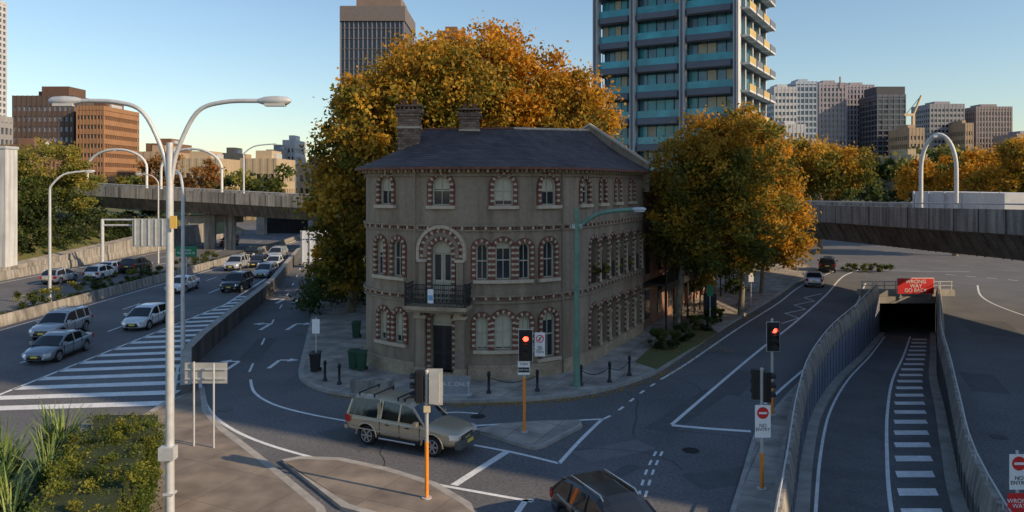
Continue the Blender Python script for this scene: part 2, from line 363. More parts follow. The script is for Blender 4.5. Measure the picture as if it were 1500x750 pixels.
# ------------------------------------------------------------ pavements
def pavement(name,pts,h,m,world=False,kw=.28):
    W=pts if world else [P(*p) for p in pts]
    b=MBd(); b.prism(W,-.05,h,kerbm,m)
    k=W+[W[0]]
    ar=sum(W[i][0]*W[(i+1)%len(W)][1]-W[(i+1)%len(W)][0]*W[i][1] for i in range(len(W)))
    sd=-1 if ar>0 else 1
    inn=offs(k,sd*kw); inn[-1]=inn[0]
    for i in range(len(k)-1):
        b.add([(k[i][0],k[i][1],h+.004),(k[i+1][0],k[i+1][1],h+.004),(inn[i+1][0],inn[i+1][1],h+.004),(inn[i][0],inn[i][1],h+.004)],[(0,1,2,3)],kerbm)
    return b.build(name)
left_e=[P(475,392),P(462,440),P(448,500),P(437,545)]
hp=[tuple(p) for p in smoothp([Vector(P(437,545)),Vector(P(442,560)),Vector(P(480,576)),Vector(P(560,587)),Vector(P(640,591)),Vector(P(720,590)),Vector(P(800,586)),Vector(P(880,575)),Vector(P(950,553)),Vector(P(985,533)),Vector(P(1060,482)),Vector(P(1125,443)),Vector(P(1160,420)),Vector(P(1200,396))],4)]
pavement('pavement',left_e[:-1]+hp+[(36,100),(-23,100)],.14,paving,True)
b=MBd(); W=[P(u,v,.14) for u,v in((930,530),(962,541),(1010,512),(1052,486),(1020,482),(975,500),(950,512))]; b.prism(W,.1,.165,grassm); b.build('grass_strip')
pavement('pavement',[(-17.5,10),(-15.9,26),(-15.8,34),(-15.0,36.6),P(306,606),P(330,632),P(370,662),P(420,702),P(475,748),(-4.5,20),(-2,10)],.13,pavewarm,True)
pavement('traffic_island',[P(412,678),P(440,673),P(500,675),P(570,690),P(640,712),P(690,742),P(700,765),P(560,765),P(500,748)],.12,pavewarm,True)
pavement('traffic_island',[P(693,633),P(740,624),P(800,620),P(850,619),P(853,627),P(800,655),P(785,660),P(765,656)],.12,paving,True,.16)
W=[(rampL[i][0]-.5,rampL[i][1]) for i in range(4,17)]
isl=[(p[0],p[1]) for p in W]+[(p[0]-(1.35 if p[1]<30 else 1.35*(38.7-p[1])/8.7 if p[1]<38 else .1),p[1]) for p in W[::-1]]
pavement('traffic_island',isl,.13,paving,True,.15)
b=MBd(); b.prism([(-38.9,20),(-36.6,20),(-36.2,60),(-36.2,100),(-38.4,140),(-40.4,140),(-39.2,100),(-38.9,60)],-.05,.25,conc,earth); b.build('median_strip')
barrier('concrete_barrier',[(-36.4,22),(-36.2,60),(-36.3,100),(-39.2,140)],1,.8,.4)
barrier('concrete_barrier',[(-52.8,30),(-53,80),(-53.5,150)],-1,.9,.4)
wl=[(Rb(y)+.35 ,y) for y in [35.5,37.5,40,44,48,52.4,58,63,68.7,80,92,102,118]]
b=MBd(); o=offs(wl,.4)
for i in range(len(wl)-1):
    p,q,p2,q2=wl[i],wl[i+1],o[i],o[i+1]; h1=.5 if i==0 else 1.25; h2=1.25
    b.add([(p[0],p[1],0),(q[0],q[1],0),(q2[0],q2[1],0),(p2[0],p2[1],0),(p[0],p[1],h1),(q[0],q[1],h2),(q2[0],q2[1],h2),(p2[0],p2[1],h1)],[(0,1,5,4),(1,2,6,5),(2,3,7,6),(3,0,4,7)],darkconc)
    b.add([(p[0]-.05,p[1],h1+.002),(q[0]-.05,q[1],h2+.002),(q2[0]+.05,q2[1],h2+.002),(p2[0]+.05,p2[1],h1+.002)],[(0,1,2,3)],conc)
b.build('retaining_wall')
b=MBd(); b.add([(-56,20,0),(-56,160,0),(-66,160,4),(-66,20,4),(-110,20,7),(-110,160,7)],[(0,3,2,1),(3,4,5,2)],grassm); b.build('embankment',recalc=False)
b=MBd(); b.add([(-53.4,60,.0),(-53.4,130,3.2),(-55.8,130,3.2),(-55.8,60,.3)],[(0,3,2,1)],paving)
b.add([(-53.35,60,0),(-53.35,130,0),(-53.35,130,3.3),(-53.35,60,.4)],[(0,1,2,3)],wconc); b.build('footpath_ramp',recalc=False)
# ------------------------------------------------------------ hotel building
FP=[(-8.3,58.8),(-8.3,52),(-8.3,46),(-8.28,43),(-8.0,41.5),(-7.2,40.3),(-6.2,39.45),(-5.2,38.8),(-4,38.35),(-2.5,38.05),(-1,37.95),(0.3,38.1),(1.3,38.45),(2.2,39.0),(3.1,39.8),(3.8,40.75),(4.5,41.9),(6.6,46.05),(8.7,50.2)]
fp=[]
for q in smoothp(FP,8): fp.append((q[0],q[1]))
S=[0]
for i in range(1,len(fp)): S.append(S[-1]+math.dist(fp[i-1],fp[i]))
fx=[p[0] for p in fp];fy=[p[1] for p in fp]
def pos(s): return Vector((float(np.interp(s,S,fx)),float(np.interp(s,S,fy))))
def tan(s): return (pos(s+.15)-pos(s-.15)).normalized()
def s_at(u):
    r=(u-750)/F; ss=np.linspace(16,S[-1]-.02,1200); rr=np.interp(ss,S,fx)/np.interp(ss,S,fy)
    return float(ss[int(np.argmin(abs(rr-r)))])
def Lc(s,a,bb,z):
    p=pos(s);t=tan(s);n_=Vector((t.y,-t.x)); q=p+t*a+n_*bb; return Vector((q.x,q.y,z))
hotel=empty('corner_hotel_building')
ZE=10.93
foot=fp+[(8.7-.892*8,50.2+.451*8)]
wb=MBd(); nf=len(foot)
wb.add([(p[0],p[1],0) for p in foot]+[(p[0],p[1],ZE) for p in foot],[(i,(i+1)%nf,nf+(i+1)%nf,nf+i) for i in range(nf)]+[tuple(range(nf-1,-1,-1)),tuple(range(nf,2*nf))],stucco)
cut=MBd(); cut.mi(stucco)
tr=MBd(); gl=MBd()
def outl(w,z0,zs,off=0,n=9,k=1.0):
    pts=[(-w/2-off,z0),(-w/2-off,zs)]; R=w/2+off
    for i in range(1,n):
        th=math.pi-math.pi*i/n; pts.append((R*math.cos(th),zs+R*k*math.sin(th)))
    return pts+[(w/2+off,zs),(w/2+off,z0)]
def frames(mb,s,pts,bb0,bb1,half,m,closed=False):
    k=len(pts); rg=range(k if closed else k-1)
    for i in rg:
        a=pts[i];c=pts[(i+1)%k]; d=math.dist(a,c)
        if d<1e-4: continue
        ux,uz=(c[0]-a[0])/d,(c[1]-a[1])/d
        p=Lc(s,(a[0]+c[0])/2,(bb0+bb1)/2,(a[1]+c[1])/2); t=tan(s); n_=Vector((t.y,-t.x,0)); T=Vector((t.x,t.y,0))
        A=(T*ux+Vector((0,0,uz))); B=(T*-uz+Vector((0,0,ux)))
        mb.obox(p,A*(d/2+half*.3),n_*((bb1-bb0)/2),B*half,m)
def lbox(mb,s,a0,a1,b0,b1,z0,z1,m):
    p=Lc(s,(a0+a1)/2,(b0+b1)/2,(z0+z1)/2); t=tan(s); mb.obox(p,Vector((t.x,t.y,0))*(a1-a0)/2,Vector((t.y,-t.x,0))*(b1-b0)/2,Vector((0,0,(z1-z0)/2)),m)
def cutter(s,w,z0,zs,depth):
    pts=outl(w,z0,zs); k=len(pts); A=[Lc(s,a,.5,z) for a,z in pts];B=[Lc(s,a,-depth,z) for a,z in pts]
    cut.add(A+B,[tuple(range(k)),tuple(range(2*k-1,k-1,-1))]+[(i,k+i,k+(i+1)%k,(i+1)%k) for i in range(k)],stucco)
def voussoir(s,w,z0,zs,off=.1,step=.14,half=.10,pr=.075):
    pts=outl(w,z0,zs,off,n=14); D=[0]
    for i in range(1,len(pts)): D.append(D[-1]+math.dist(pts[i-1],pts[i]))
    nb=max(5,int(D[-1]/step))|1; st=D[-1]/nb; t=tan(s); n_=Vector((t.y,-t.x,0)); T=Vector((t.x,t.y,0))
    for i in range(nb):
        d0=i*st+st*.5; a=float(np.interp(d0,D,[p[0] for p in pts])); z=float(np.interp(d0,D,[p[1] for p in pts]))
        a1=float(np.interp(d0+.02,D,[p[0] for p in pts]));z1=float(np.interp(d0+.02,D,[p[1] for p in pts]))
        ux,uz=a1-a,z1-z; l=math.hypot(ux,uz) or 1; ux/=l;uz/=l
        c=Lc(s,a,-.02,z); A=T*ux+Vector((0,0,uz)); B=T*-uz+Vector((0,0,ux)); ev=i%2==0
        tr.obox(c,A*st*(.60 if ev else .40),n_*(pr+.02+(.012 if ev else 0)),B*(half if ev else half*.85),brickred if ev else cream)
def window(s,w,z0,zs,depth=.25,sill=True,bl=.5,step=.14,mull=True):
    cutter(s,w,z0,zs,depth); gb=-depth+.03
    pts=outl(w,z0,zs,.03); k=len(pts)
    gl.add([Lc(s,a,gb,z) for a,z in pts],[tuple(range(k))],glass)
    top=zs+w/2
    if bl>0:
        zb=top-(top-z0)*bl
        q=[(a*.92,max(z,zb)) for a,z in outl(w,z0,zs,-.02)]
        gl.add([Lc(s,a,gb+.012,z) for a,z in q],[tuple(range(len(q)))],blind)
    frames(gl,s,outl(w,z0,zs,-.04),gb,gb+.09,.04,framem,True)
    if mull: lbox(gl,s,-w/2,w/2,gb,gb+.07,z0+(top-z0)*.5-.03,z0+(top-z0)*.5+.03,framem)
    lbox(gl,s,-.018,.018,gb,gb+.06,z0,top,framem)
    voussoir(s,w,z0,zs,step=step)
    frames(tr,s,outl(w,z0+.0,zs,.225,n=12),-.1,.05,.022,brickred)
    if sill:
        lbox(tr,s,-w/2-.28,w/2+.28,-.1,.17,z0-.2,z0-.03,cream)
for i,u in enumerate((565,646,738,804)): window(s_at(u),.98,8.95,9.92,bl=(.5,.45,.85,.55)[i])
for u in (857,883,905,925): window(s_at(u),.85,8.95,9.85,bl=.3)
for u in (557,583): window(s_at(u),.72,5.2,6.75,bl=(0 if u>560 else .4),sill=False)
for u in (706,737,768): window(s_at(u),.80 if u==737 else .62,5.2,6.72,bl=0 if u!=737 else .2,sill=False)
window(s_at(804),.78,5.2,6.7,bl=.0)
for u in (562,585): window(s_at(u),.72,1.75,3.0,bl=.8,sill=False)
for u in (706,737,768): window(s_at(u),.9 if u==737 else .62,1.65,3.0,bl=.95,sill=False)
window(s_at(804),.85,1.1,3.0,bl=.2)
for a,c,z in((549,594,5.0),(694,780,5.0),(552,596,1.55),(694,780,1.45)):
    s0,s1=s_at(a),s_at(c); k=8
    for i in range(k):
        sm=s0+(s1-s0)*(i+.5)/k; hw=(s1-s0)/k/2+.01; lbox(tr,sm,-hw,hw,-.1,.17+.002*(i%2),z,z+.17,cream)
sc=s_at(647)
cutter(sc,1.05,3.95,6.6,.35); cutter(sc,1.1,.45,3.0,.45)
pts=outl(1.05,3.95,6.6,.03); gl.add([Lc(sc,a,-.3,z) for a,z in pts],[tuple(range(len(pts)))],blind)
frames(gl,sc,outl(1.05,3.95,6.6,-.05),-.3,-.2,.05,framem,True)
lbox(gl,sc,-.03,.03,-.3,-.22,3.95,6.6,framem); lbox(gl,sc,-.5,.5,-.3,-.2,6.5,6.6,framem); lbox(gl,sc,-.5,.5,-.3,-.22,4.9,4.98,framem)
for a in(-.27,.27): lbox(gl,sc,a-.15,a+.15,-.3,-.28,5.1,6.4,glass)
for off,st in((.12,.14),(.52,.17)): voussoir(sc,1.05,4.3 if off<.3 else 6.1,6.6,off=off,step=st,half=.1,pr=.09)
frames(tr,sc,outl(1.05,6.3,6.6,.32,n=16),-.1,.13,.10,stucco); frames(tr,sc,outl(1.05,6.15,6.6,.72,n=16),-.12,.16,.08,cream)
for sd in(-1,1):
    lbox(tr,sc,sd*1.0-.18,sd*1.0+.18,-.15,.16,3.95,6.1,stucco); lbox(tr,sc,sd*1.0-.26,sd*1.0+.26,-.15,.22,6.05,6.2,cream)
    lbox(tr,sc,sd*1.05-.25,sd*1.05+.25,-.2,.3,.0,3.2,stucco); lbox(tr,sc,sd*1.05-.32,sd*1.05+.32,-.2,.38,3.2,3.38,cream); lbox(tr,sc,sd*1.05-.3,sd*1.05+.3,-.2,.36,.0,.7,sandst)
    lbox(tr,sc,sd*1.05-.16,sd*1.05+.16,.0,.75,3.38,3.72,sandst)
voussoir(sc,1.1,.5,3.0,off=.12,step=.15)
lbox(tr,sc,-1.5,1.5,-.2,.32,3.45,3.7,stucco)
dr=MBd(); lbox(dr,sc,-.55,.55,-.42,-.36,.45,2.75,door_m); lbox(dr,sc,-.55,.55,-.42,-.3,2.75,2.87,framem)
for a in(-.28,.28):
    for z0,z1 in((.6,1.3),(1.45,2.6)): lbox(dr,sc,a-.17,a+.17,-.4,-.335,z0,z1,black)
pts=[(a,max(z,2.87)) for a,z in outl(1.1,.45,3.0,.0)]; dr.add([Lc(sc,a,-.38,z) for a,z in pts],[tuple(range(len(pts)))],blind)
for i in range(3): lbox(dr,sc,-.8,.8,-.4,.35+.3*(2-i),.15*i,.15*(i+1),sandst)
dr.build('entrance_door',hotel)
bc=MBd(); D=1.15; Wd=1.62
lbox(bc,sc,-Wd,Wd,-.2,D,3.74,3.92,sandst); lbox(bc,sc,-Wd+.08,Wd-.08,-.1,D-.1,3.62,3.735,stucco)
for z in(4.98,4.1,4.75):
    lbox(bc,sc,-Wd+.05,Wd-.05,D-.12,D-.08,z,z+.045,iron)
    for sd in(-1,1): lbox(bc,sc,sd*(Wd-.07)-.02,sd*(Wd-.07)+.02,-.1,D-.1,z,z+.045,iron)
for i in range(31):
    a=-Wd+.07+i*(2*Wd-.14)/30; lbox(bc,sc,a-.012,a+.012,D-.112,D-.088,3.92,4.98,iron)
    if i%2==0 and i<30:
        a2=a+.1
        for z in (4.25,4.5):
            bc.obox(Lc(sc,a2,D-.1,z),Vector((tan(sc).x,tan(sc).y,0))*.07,Vector((0,.008,0)),Vector((0,0,.07)),iron)
for sd in(-1,1):
    for i in range(9): bb=i*.13; lbox(bc,sc,sd*(Wd-.07)-.012,sd*(Wd-.07)+.012,bb-.012,bb+.012,3.92,4.98,iron)
    lbox(bc,sc,sd*(Wd-.07)-.04,sd*(Wd-.07)+.04,D-.14,D-.06,3.92,5.1,iron)
bluep=M('blue_sign_paint',(.2,.4,.6),.5,var=.2)
lbox(bc,sc,-.36,-.06,D-.07,D-.05,4.1,4.8,white); lbox(bc,sc,-.33,-.09,D-.05,D-.045,4.25,4.5,bluep)
bc.build('balcony',hotel)
def band(z0,z1,b1,m,s0=14,s1=None,b0=-.12):
    s1=s1 or S[-1]; k=int((s1-s0)/.3); ring=[s0+(s1-s0)*i/k for i in range(k+1)]
    for i in range(k):
        a,c=ring[i],ring[i+1]
        q=[Lc(a,0,b0,z0),Lc(c,0,b0,z0),Lc(c,0,b1,z0),Lc(a,0,b1,z0),Lc(a,0,b0,z1),Lc(c,0,b0,z1),Lc(c,0,b1,z1),Lc(a,0,b1,z1)]
        tr.add(q,[(3,2,6,7),(4,7,6,5),(0,1,2,3)],m)
def dents(z0,z1,b1,step,ms,s0=14,s1=None,gap=None):
    s1=s1 or S[-1]; k=int((s1-s0)/step)
    for i in range(k):
        s=s0+(i+.5)*step
        if gap and abs(s-sc)<gap: continue
        lbox(tr,s,-step*.28,step*.28,-.1,b1,z0,z1,ms[i%len(ms)])
band(7.86,7.96,.15,stucco); band(7.62,7.70,.10,stucco); dents(7.71,7.85,.12,.2,[brickred,brickred,cream])
band(4.30,4.40,.15,stucco,14,sc-1.1); band(4.30,4.40,.15,stucco,sc+1.1); dents(4.16,4.29,.12,.2,[brickred,brickred,cream],gap=1.2)
band(3.98,4.06,.12,stucco,14,sc-1.7); band(3.98,4.06,.12,stucco,sc+1.7)
band(0,.75,.10,sandst,14,sc-1.4); band(0,.75,.10,sandst,sc+1.4); band(.75,.85,.14,sandst,14,sc-1.4); band(.75,.85,.14,sandst,sc+1.4,s_at(862))
dents(10.62,10.80,.22,.24,[stucco,cream]); band(10.42,10.5,.12,stucco)
s0=s_at(862); stp=(S[-1]-.3-s0)/6
for i in range(6):
    s=s0+stp*(i+.5)
    cutter(s,stp*.76,.87,2.65,1.3); cutter(s,stp*.76,4.45,6.4,1.1)
    voussoir(s,stp*.76,.9,2.65,off=.08,step=.15,half=.075); voussoir(s,stp*.76,4.5,6.4,off=.08,step=.15,half=.075)
    gl.add([Lc(s,a,-1.2,z) for a,z in outl(stp*.6,.9,2.4)],[tuple(range(12))],glass)
    gl.add([Lc(s,a,-1.0,z) for a,z in outl(stp*.6,4.5,6.2)],[tuple(range(12))],glass)
    lbox(gl,s,-stp*.37,stp*.37,-.12,-.08,5.35,5.4,iron)
    for j in range(9): a=-stp*.37+stp*.74*j/8; lbox(gl,s,a-.012,a+.012,-.11,-.09,4.45,5.35,iron)
    tr.tube([Lc(s+stp/2,0,.1,z) for z in(.87,1.0,1.02,2.45,2.5,2.65)],[.15,.15,.10,.09,.15,.15],sandst,10); tr.tube([Lc(s+stp/2,0,.08,z) for z in(4.45,4.6,4.62,6.2,6.25,6.4)],[.13,.13,.09,.08,.13,.13],sandst,10)
for u in(610,822):
    q=[Lc(s_at(u),0,.16,z) for z in(.2,4.0,8,10.7)]; tr.tube(q,.05,stucco,8)
w=wb.build('walls',hotel)
cu=cut.build('cutter')
md=w.modifiers.new('b','BOOLEAN'); md.object=cu; md.operation='DIFFERENCE'; md.solver='EXACT'; md.use_self=True
bpy.context.view_layer.update(); dg=bpy.context.evaluated_depsgraph_get()
me=bpy.data.meshes.new_from_object(w.evaluated_get(dg)); w.modifiers.clear(); w.data=me
bpy.data.objects.remove(cu)
tr.build('trim',hotel); gl.build('windows',hotel)
R0=Vector((-5.4,46,13.35));R1=Vector((.1,46.6,13.45));R2=Vector((5.4,52.3,13.75))
sA,sB,sC,sD=s_at(590),s_at(760),s_at(850),S[-1]
def ridge(s):
    if s<sA: return R0+Vector((0,.6*max(0,(sA-s)),0))*.6
    if s<sB: return R0.lerp(R1,(s-sA)/(sB-sA))
    if s<sC: return R1
    return R1.lerp(R2,(s-sC)/(sD-sC))
rb=MBd(); ss=list(np.linspace(2,S[-1],90)); E=[Lc(s,0,.62,ZE-.05) for s in ss]; Rg=[ridge(s) for s in ss]; k=len(ss)
E2=[Lc(s,0,.62,ZE-.17) for s in ss]; E3=[Lc(s,0,-.1,ZE-.12) for s in ss]
G=6
grid=[[E[i].lerp(Rg[i],g/G)+Vector((0,0,-.22*math.sin(math.pi*g/G))) for i in range(k)] for g in range(G+1)]
rb.add([p for row in grid for p in row],[(g*k+i,g*k+i+1,(g+1)*k+i+1,(g+1)*k+i) for g in range(G) for i in range(k-1)],slate)
rb.add(E+E2+E3,[(i,i+1,k+i+1,k+i) for i in range(k-1)],brickred); rb.add(E2+E3,[(i,i+1,k+i+1,k+i) for i in range(k-1)],stucco)
rb.tube([R0,R1],.1,brickred,6); rb.tube([R1,R2],.1,cream,6)
rb.add([R0,R1,R2,(1.6,53.9,ZE),(-8.3,58.8,ZE),ridge(2)],[(0,1,2,3),(0,3,4,5)],slate)
rb.build('roof',hotel,recalc=False)
pb=MBd(); A=Vector((9.15,50.1,0)); Bv=Vector((5.4,52.3,0)); Cv=Vector((1.6,54.2,0)); dn=Vector((.451,.892,0))*.18
def parw(p,q,z0p,z1p,z0q,z1q,m,d=dn):
    d0=Vector((.451,.892,0))*.1
    v=[p+d0-d,q+d0-d,q+d0+d,p+d0+d]
    pb.add([(v[0].x,v[0].y,z0p),(v[1].x,v[1].y,z0q),(v[2].x,v[2].y,z0q),(v[3].x,v[3].y,z0p),(v[0].x,v[0].y,z1p),(v[1].x,v[1].y,z1q),(v[2].x,v[2].y,z1q),(v[3].x,v[3].y,z1p)],[(0,1,5,4),(1,2,6,5),(2,3,7,6),(3,0,4,7),(4,5,6,7),(0,3,2,1)],m)
parw(A,Bv,9.5,11.3,9.5,14.1,stucco); parw(A,Bv,11.302,11.45,14.102,14.25,cream,dn*1.4)
parw(Bv,Cv,9.5,14.1,9.5,11.5,stucco); parw(Bv,Cv,14.102,14.25,11.502,11.6,cream,dn*1.4)
pb.build('gable_parapet',hotel)
def chimney(u,Y,w,vt,name):
    c=MBd(); x=PX(u,Y); zt=PZ(vt,Y); c.box((x,Y,(zt-.5+11)/2),(w,1,zt-.5-11),dbrick)
    c.box((x,Y,zt-.42),(w+.16,1.16,.16),dbrick); c.box((x,Y,zt-.24),(w+.3,1.3,.2),dbrick); c.box((x,Y,11.9+1.4),(w+.12,1.12,.12),cream)
    for i in range(5):
        xx=x-w/2+w*(i+.5)/5; c.box((xx,Y,zt-.05),(w/9,.9,.18),dbrick)
    c.box((x,Y,zt+.08),(w+.25,1.25,.1),dbrick)
    for i in(-1,1): c.tube([(x+i*w*.25,Y,zt+.1),(x+i*w*.25,Y,zt+.45)],.14,brickred,8)
    c.build(name,hotel)
chimney(600,44,1.25,158,'chimney_1'); chimney(688,46.2,1.15,163,'chimney_2')
tb=MBd(); d=Vector((.451,.892,0)); nn=Vector((.892,-.451,0)); o=Vector((8.9,50.7,0)); th_=math.atan2(.892,.451)
th=empty('terrace_house_row')
for i in range(4):
    c=o+d*(3+6*i)-nn*4.2; tb.box((c.x,c.y,4.6),(5.98,8,9.2),rbrick,th_)
    c2=o+d*(6*i+.12)-nn*4.2; tb.box((c2.x,c2.y,5.4),(.3,8.3,11.2),rbrick,th_)
    c3=o+d*(3+6*i)-nn*.25; tb.box((c3.x,c3.y,9.8),(5.9,.4,1.2),rbrick,th_); tb.box((c3.x,c3.y,10.45),(5.9,.55,.14),sandst,th_)
    for j in range(9):
        q=o+d*(.6+6*i+j*.6)-nn*.2; tb.box((q.x,q.y,10.7),(.25,.3,.4),rbrick,th_)
    for z in(0.2,3.3,):
        for j in(-1.6,1.5):
            q=o+d*(3+6*i+j)-nn*.18; tb.box((q.x,q.y,z+1.5),(1.0,.06,2.0),glass,th_); tb.box((q.x,q.y,z+2.6),(1.2,.12,.15),cream,th_)
    q=o+d*(3+6*i)+nn*.7; tb.box((q.x,q.y,3.25),(5.9,1.7,.15),iron,th_); tb.box((q.x,q.y,6.4),(5.9,1.9,.1),slate,th_)
    q=o+d*(3+6*i)+nn*1.5; tb.box((q.x,q.y,4.3),(5.9,.05,.06),iron,th_)
    tb.box((q.x,q.y,6.2),(5.9,.04,.35),iron,th_); tb.box((q.x,q.y,3.0),(5.9,.04,.3),iron,th_)
    for j in range(30):
        r=o+d*(.2+6*i+j*.195)+nn*1.5; tb.box((r.x,r.y,3.8),(.03,.03,1.0),iron,th_)
    for j in(0,2,4,5.9):
        r=o+d*(.1+6*i+j)+nn*1.5; tb.tube([(r.x,r.y,0),(r.x,r.y,6.4)],.06,iron,6)
tb.build('terraces',th)
# ------------------------------------------------------------ overpass
op=[(-130,140,11.3),(-100,128,10.8),(-67,117,9.9),(-45,112,8.9),(-25,107,8.1),(5,95,8.05),(22,84,8.0),(29.3,74,8.0),(31.9,60,8.15),(33.2,48.7,8.35),(34,36,8.5),(34,10,8.6),(33,-15,8.6)]
opS=smoothp(op,8); e=empty('concrete_overpass')
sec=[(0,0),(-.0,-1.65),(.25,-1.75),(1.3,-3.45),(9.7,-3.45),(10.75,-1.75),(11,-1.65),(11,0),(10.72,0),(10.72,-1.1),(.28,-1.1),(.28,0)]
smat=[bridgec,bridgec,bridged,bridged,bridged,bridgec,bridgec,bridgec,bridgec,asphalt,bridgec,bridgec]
b=MBd(); rows=[]
for i,p in enumerate(opS):
    a=opS[max(i-1,0)];c=opS[min(i+1,len(opS)-1)]; t=Vector((c[0]-a[0],c[1]-a[1])).normalized(); nl=Vector((-t.y,t.x))
    rows.append([(p[0]+nl.x*q[0],p[1]+nl.y*q[0],p[2]+q[1]) for q in sec])
K=len(sec)
for i in range(len(rows)-1):
    for j in range(K):
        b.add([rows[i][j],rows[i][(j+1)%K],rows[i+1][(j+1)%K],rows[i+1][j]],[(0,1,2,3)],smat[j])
b.build('deck',e)
b=MBd(); acc=0
dense=smoothp(op,30)
for i in range(1,len(dense)):
    p=dense[i];a=dense[i-1]; t=Vector((p[0]-a[0],p[1]-a[1])); l=t.length; acc+=l; t.normalize(); nl=Vector((-t.y,t.x)); out=-nl
    if acc>2.4:
        acc=0
        c=Vector((p[0],p[1],p[2]-.83))+Vector((out.x,out.y,0))*.012; b.obox(c,Vector((t.x,t.y,0))*.02,Vector((nl.x,nl.y,0))*.02,Vector((0,0,.82)),black)
        for k2 in range(3):
            q=Vector((p[0],p[1],0))+Vector((t.x,t.y,0))*.8*k2
            v0=q+Vector((nl.x,nl.y,0))*.2+Vector((0,0,p[2]-1.76)); v1=q+Vector((nl.x,nl.y,0))*1.27+Vector((0,0,p[2]-3.45))
            b.tube([v0,v1],.07,bridged,4)
b.build('joints',e)
b=MBd(); r=[Vector(p)+Vector((0,.15,.35)) for p in opS]; b.tube(r,.05,steel,6)
b.build('rail',e)
b=MBd()
for (x,y) in((-47,117),(-43.5,116),(-62,121),(-20,110),(-24,111),(12,95),(24.5,86)): b.box((x,y,2.6),(1.6,2.4,5.4),wconc,.3)
b.box((-47,118,4.6),(9,2.6,1.1),conc,.3); b.build('piers',e)
b=MBd(); x=PX(4,82); b.box((x,82,6.9),(1.9,2,13.9),M('pale_concrete',(.50,.51,.52),.7,var=.12,scale=.4,drip=.25)); b.box((x,82,14.0),(2.1,2.2,.3),steel); b.box((x,82,.4),(2.6,2.6,.9),conc); b.build('concrete_pylon')
b=MBd(); b.box((38.5,62,8.6),(4,14,1.5),M('white_screen',(.6,.6,.6),.6,var=.1),-.05)
for i in range(6): b.box((36.4,56+i*2.4,8.6),(.12,.1,1.6),steel)
b.build('bridge_screen')
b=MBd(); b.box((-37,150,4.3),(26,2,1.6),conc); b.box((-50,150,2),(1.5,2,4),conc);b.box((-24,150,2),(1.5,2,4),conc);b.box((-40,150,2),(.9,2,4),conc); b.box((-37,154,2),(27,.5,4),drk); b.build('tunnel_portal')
# ------------------------------------------------------------ generic office building
def office(name,u0,u1,vtop,Y,depth,floors,bays,wall,gm,band=.45,pier=.35,rot=0,zb=0,roof=None,sb=None):
    x0,x1=PX(u0,Y),PX(u1,Y); zt=PZ(vtop,Y); w=x1-x0; e=empty(name,((x0+x1)/2,Y+depth/2,0),rot)
    b=MBd(); h=(zt-zb)/floors; b.box2(-w/2+.4,w/2-.4,-depth/2+.4,depth/2-.4,zb,zt-.3,gm)
    for i in range(floors+1):
        z=zb+i*h; hh=h*band if i<floors else h*.5
        if i==floors: b.box2(-w/2,w/2,-depth/2,depth/2,zt-hh,zt,wall)
        else: b.box2(-w/2,w/2,-depth/2,depth/2,z,z+hh,sb or wall)
    pw=w/bays
    for i in range(bays+1):
        x=-w/2+i*pw; ww=pw*pier
        if pier>0: b.box((min(max(x,-w/2+ww/2-.06),w/2-ww/2+.06),-depth/2-.05+.25,(zb+zt)/2),(ww,.62,zt-zb+.1),wall)
    nb=max(1,int(depth/pw))
    for i in range(nb+1):
        y=-depth/2+i*depth/nb; ww=depth/nb*pier
        if pier>0:
            for x in(-w/2+.2,w/2-.2): b.box((x,min(max(y,-depth/2+ww/2-.04),depth/2-ww/2+.04),(zb+zt)/2),(.54,ww,zt-zb+.06),wall)
    b.box((0,0,zt+1.2),(w*.45,depth*.5,2.4),roof or wall); b.box((w*.2,0,zt+.8),(w*.2,depth*.3,1.6),steel)
    b.build('block',e); return e,w,zt
og=M('office_glass',(.05,.07,.10),.12,var=.3,scale=.3,spec=.8)
ogd=M('office_glass_dark',(.025,.028,.04),.12,var=.3,scale=.3,spec=.7)
def wm(n,c,**k): return M(n,c,.8,var=.12,scale=.2,**k)
grey=wm('grey_cladding',(.27,.27,.29)); dgrey=wm('dark_cladding',(.07,.072,.085)); lil=wm('lilac_concrete',(.30,.275,.31)); whitec=wm('white_render',(.46,.46,.48)); brown=wm('brown_brick_cladding',(.18,.10,.065)); brownd=wm('dark_brown_cladding',(.12,.07,.05)); litb=wm('sunlit_side_cladding',(.32,.17,.09)); tan_=wm('tan_cladding',(.38,.28,.19)); cr2=wm('ochre_render',(.42,.33,.22))
office('office_tower',498,592,12,250,26,20,14,M('tower_fins',(.19,.19,.23),.7,var=.1),ogd,.12,.16,0,sb=dgrey)
b=MBd(); x0,x1=PX(499,249.5),PX(592,249.5); b.box(((x0+x1)/2,263,PZ(20,250)),(x1-x0+.6,27,5),M('tower_crown',(.15,.13,.13),.8,var=.1)); b.box(((x0+x1)/2+1,263,PZ(3,250)),((x1-x0)*.72,15,6),wm('tower_crown2',(.19,.14,.12))); b.build('tower_rooftop')
office('brick_apartment_building',604,692,66,300,20,16,7,brown,ogd,.5,.5)
office('brick_apartment_building',640,680,45,305,14,16,3,brown,ogd,.5,.5)
office('sign_office_building',786,843,118,170,14,6,5,dgrey,ogd,.5,.3)
x=PX(816,168); z=PZ(124,168); b=MBd(); b.box((x,168.6,z),(8.4,.4,5.0),M('sign_board_dark',(.10,.09,.09),.6,var=.1)); rs=b.build('rooftop_sign_board')
text('TERRACE TOWER\nGROUP\n        80',1.25,(x,168.35,z),(math.pi/2,0,0),white,rs)
e1=Vector((.866,-.5,0));e2=Vector((.5,.866,0));B0=Vector((30.8,101,0));Lw=21.5;A0=B0-e1*Lw;DD=19
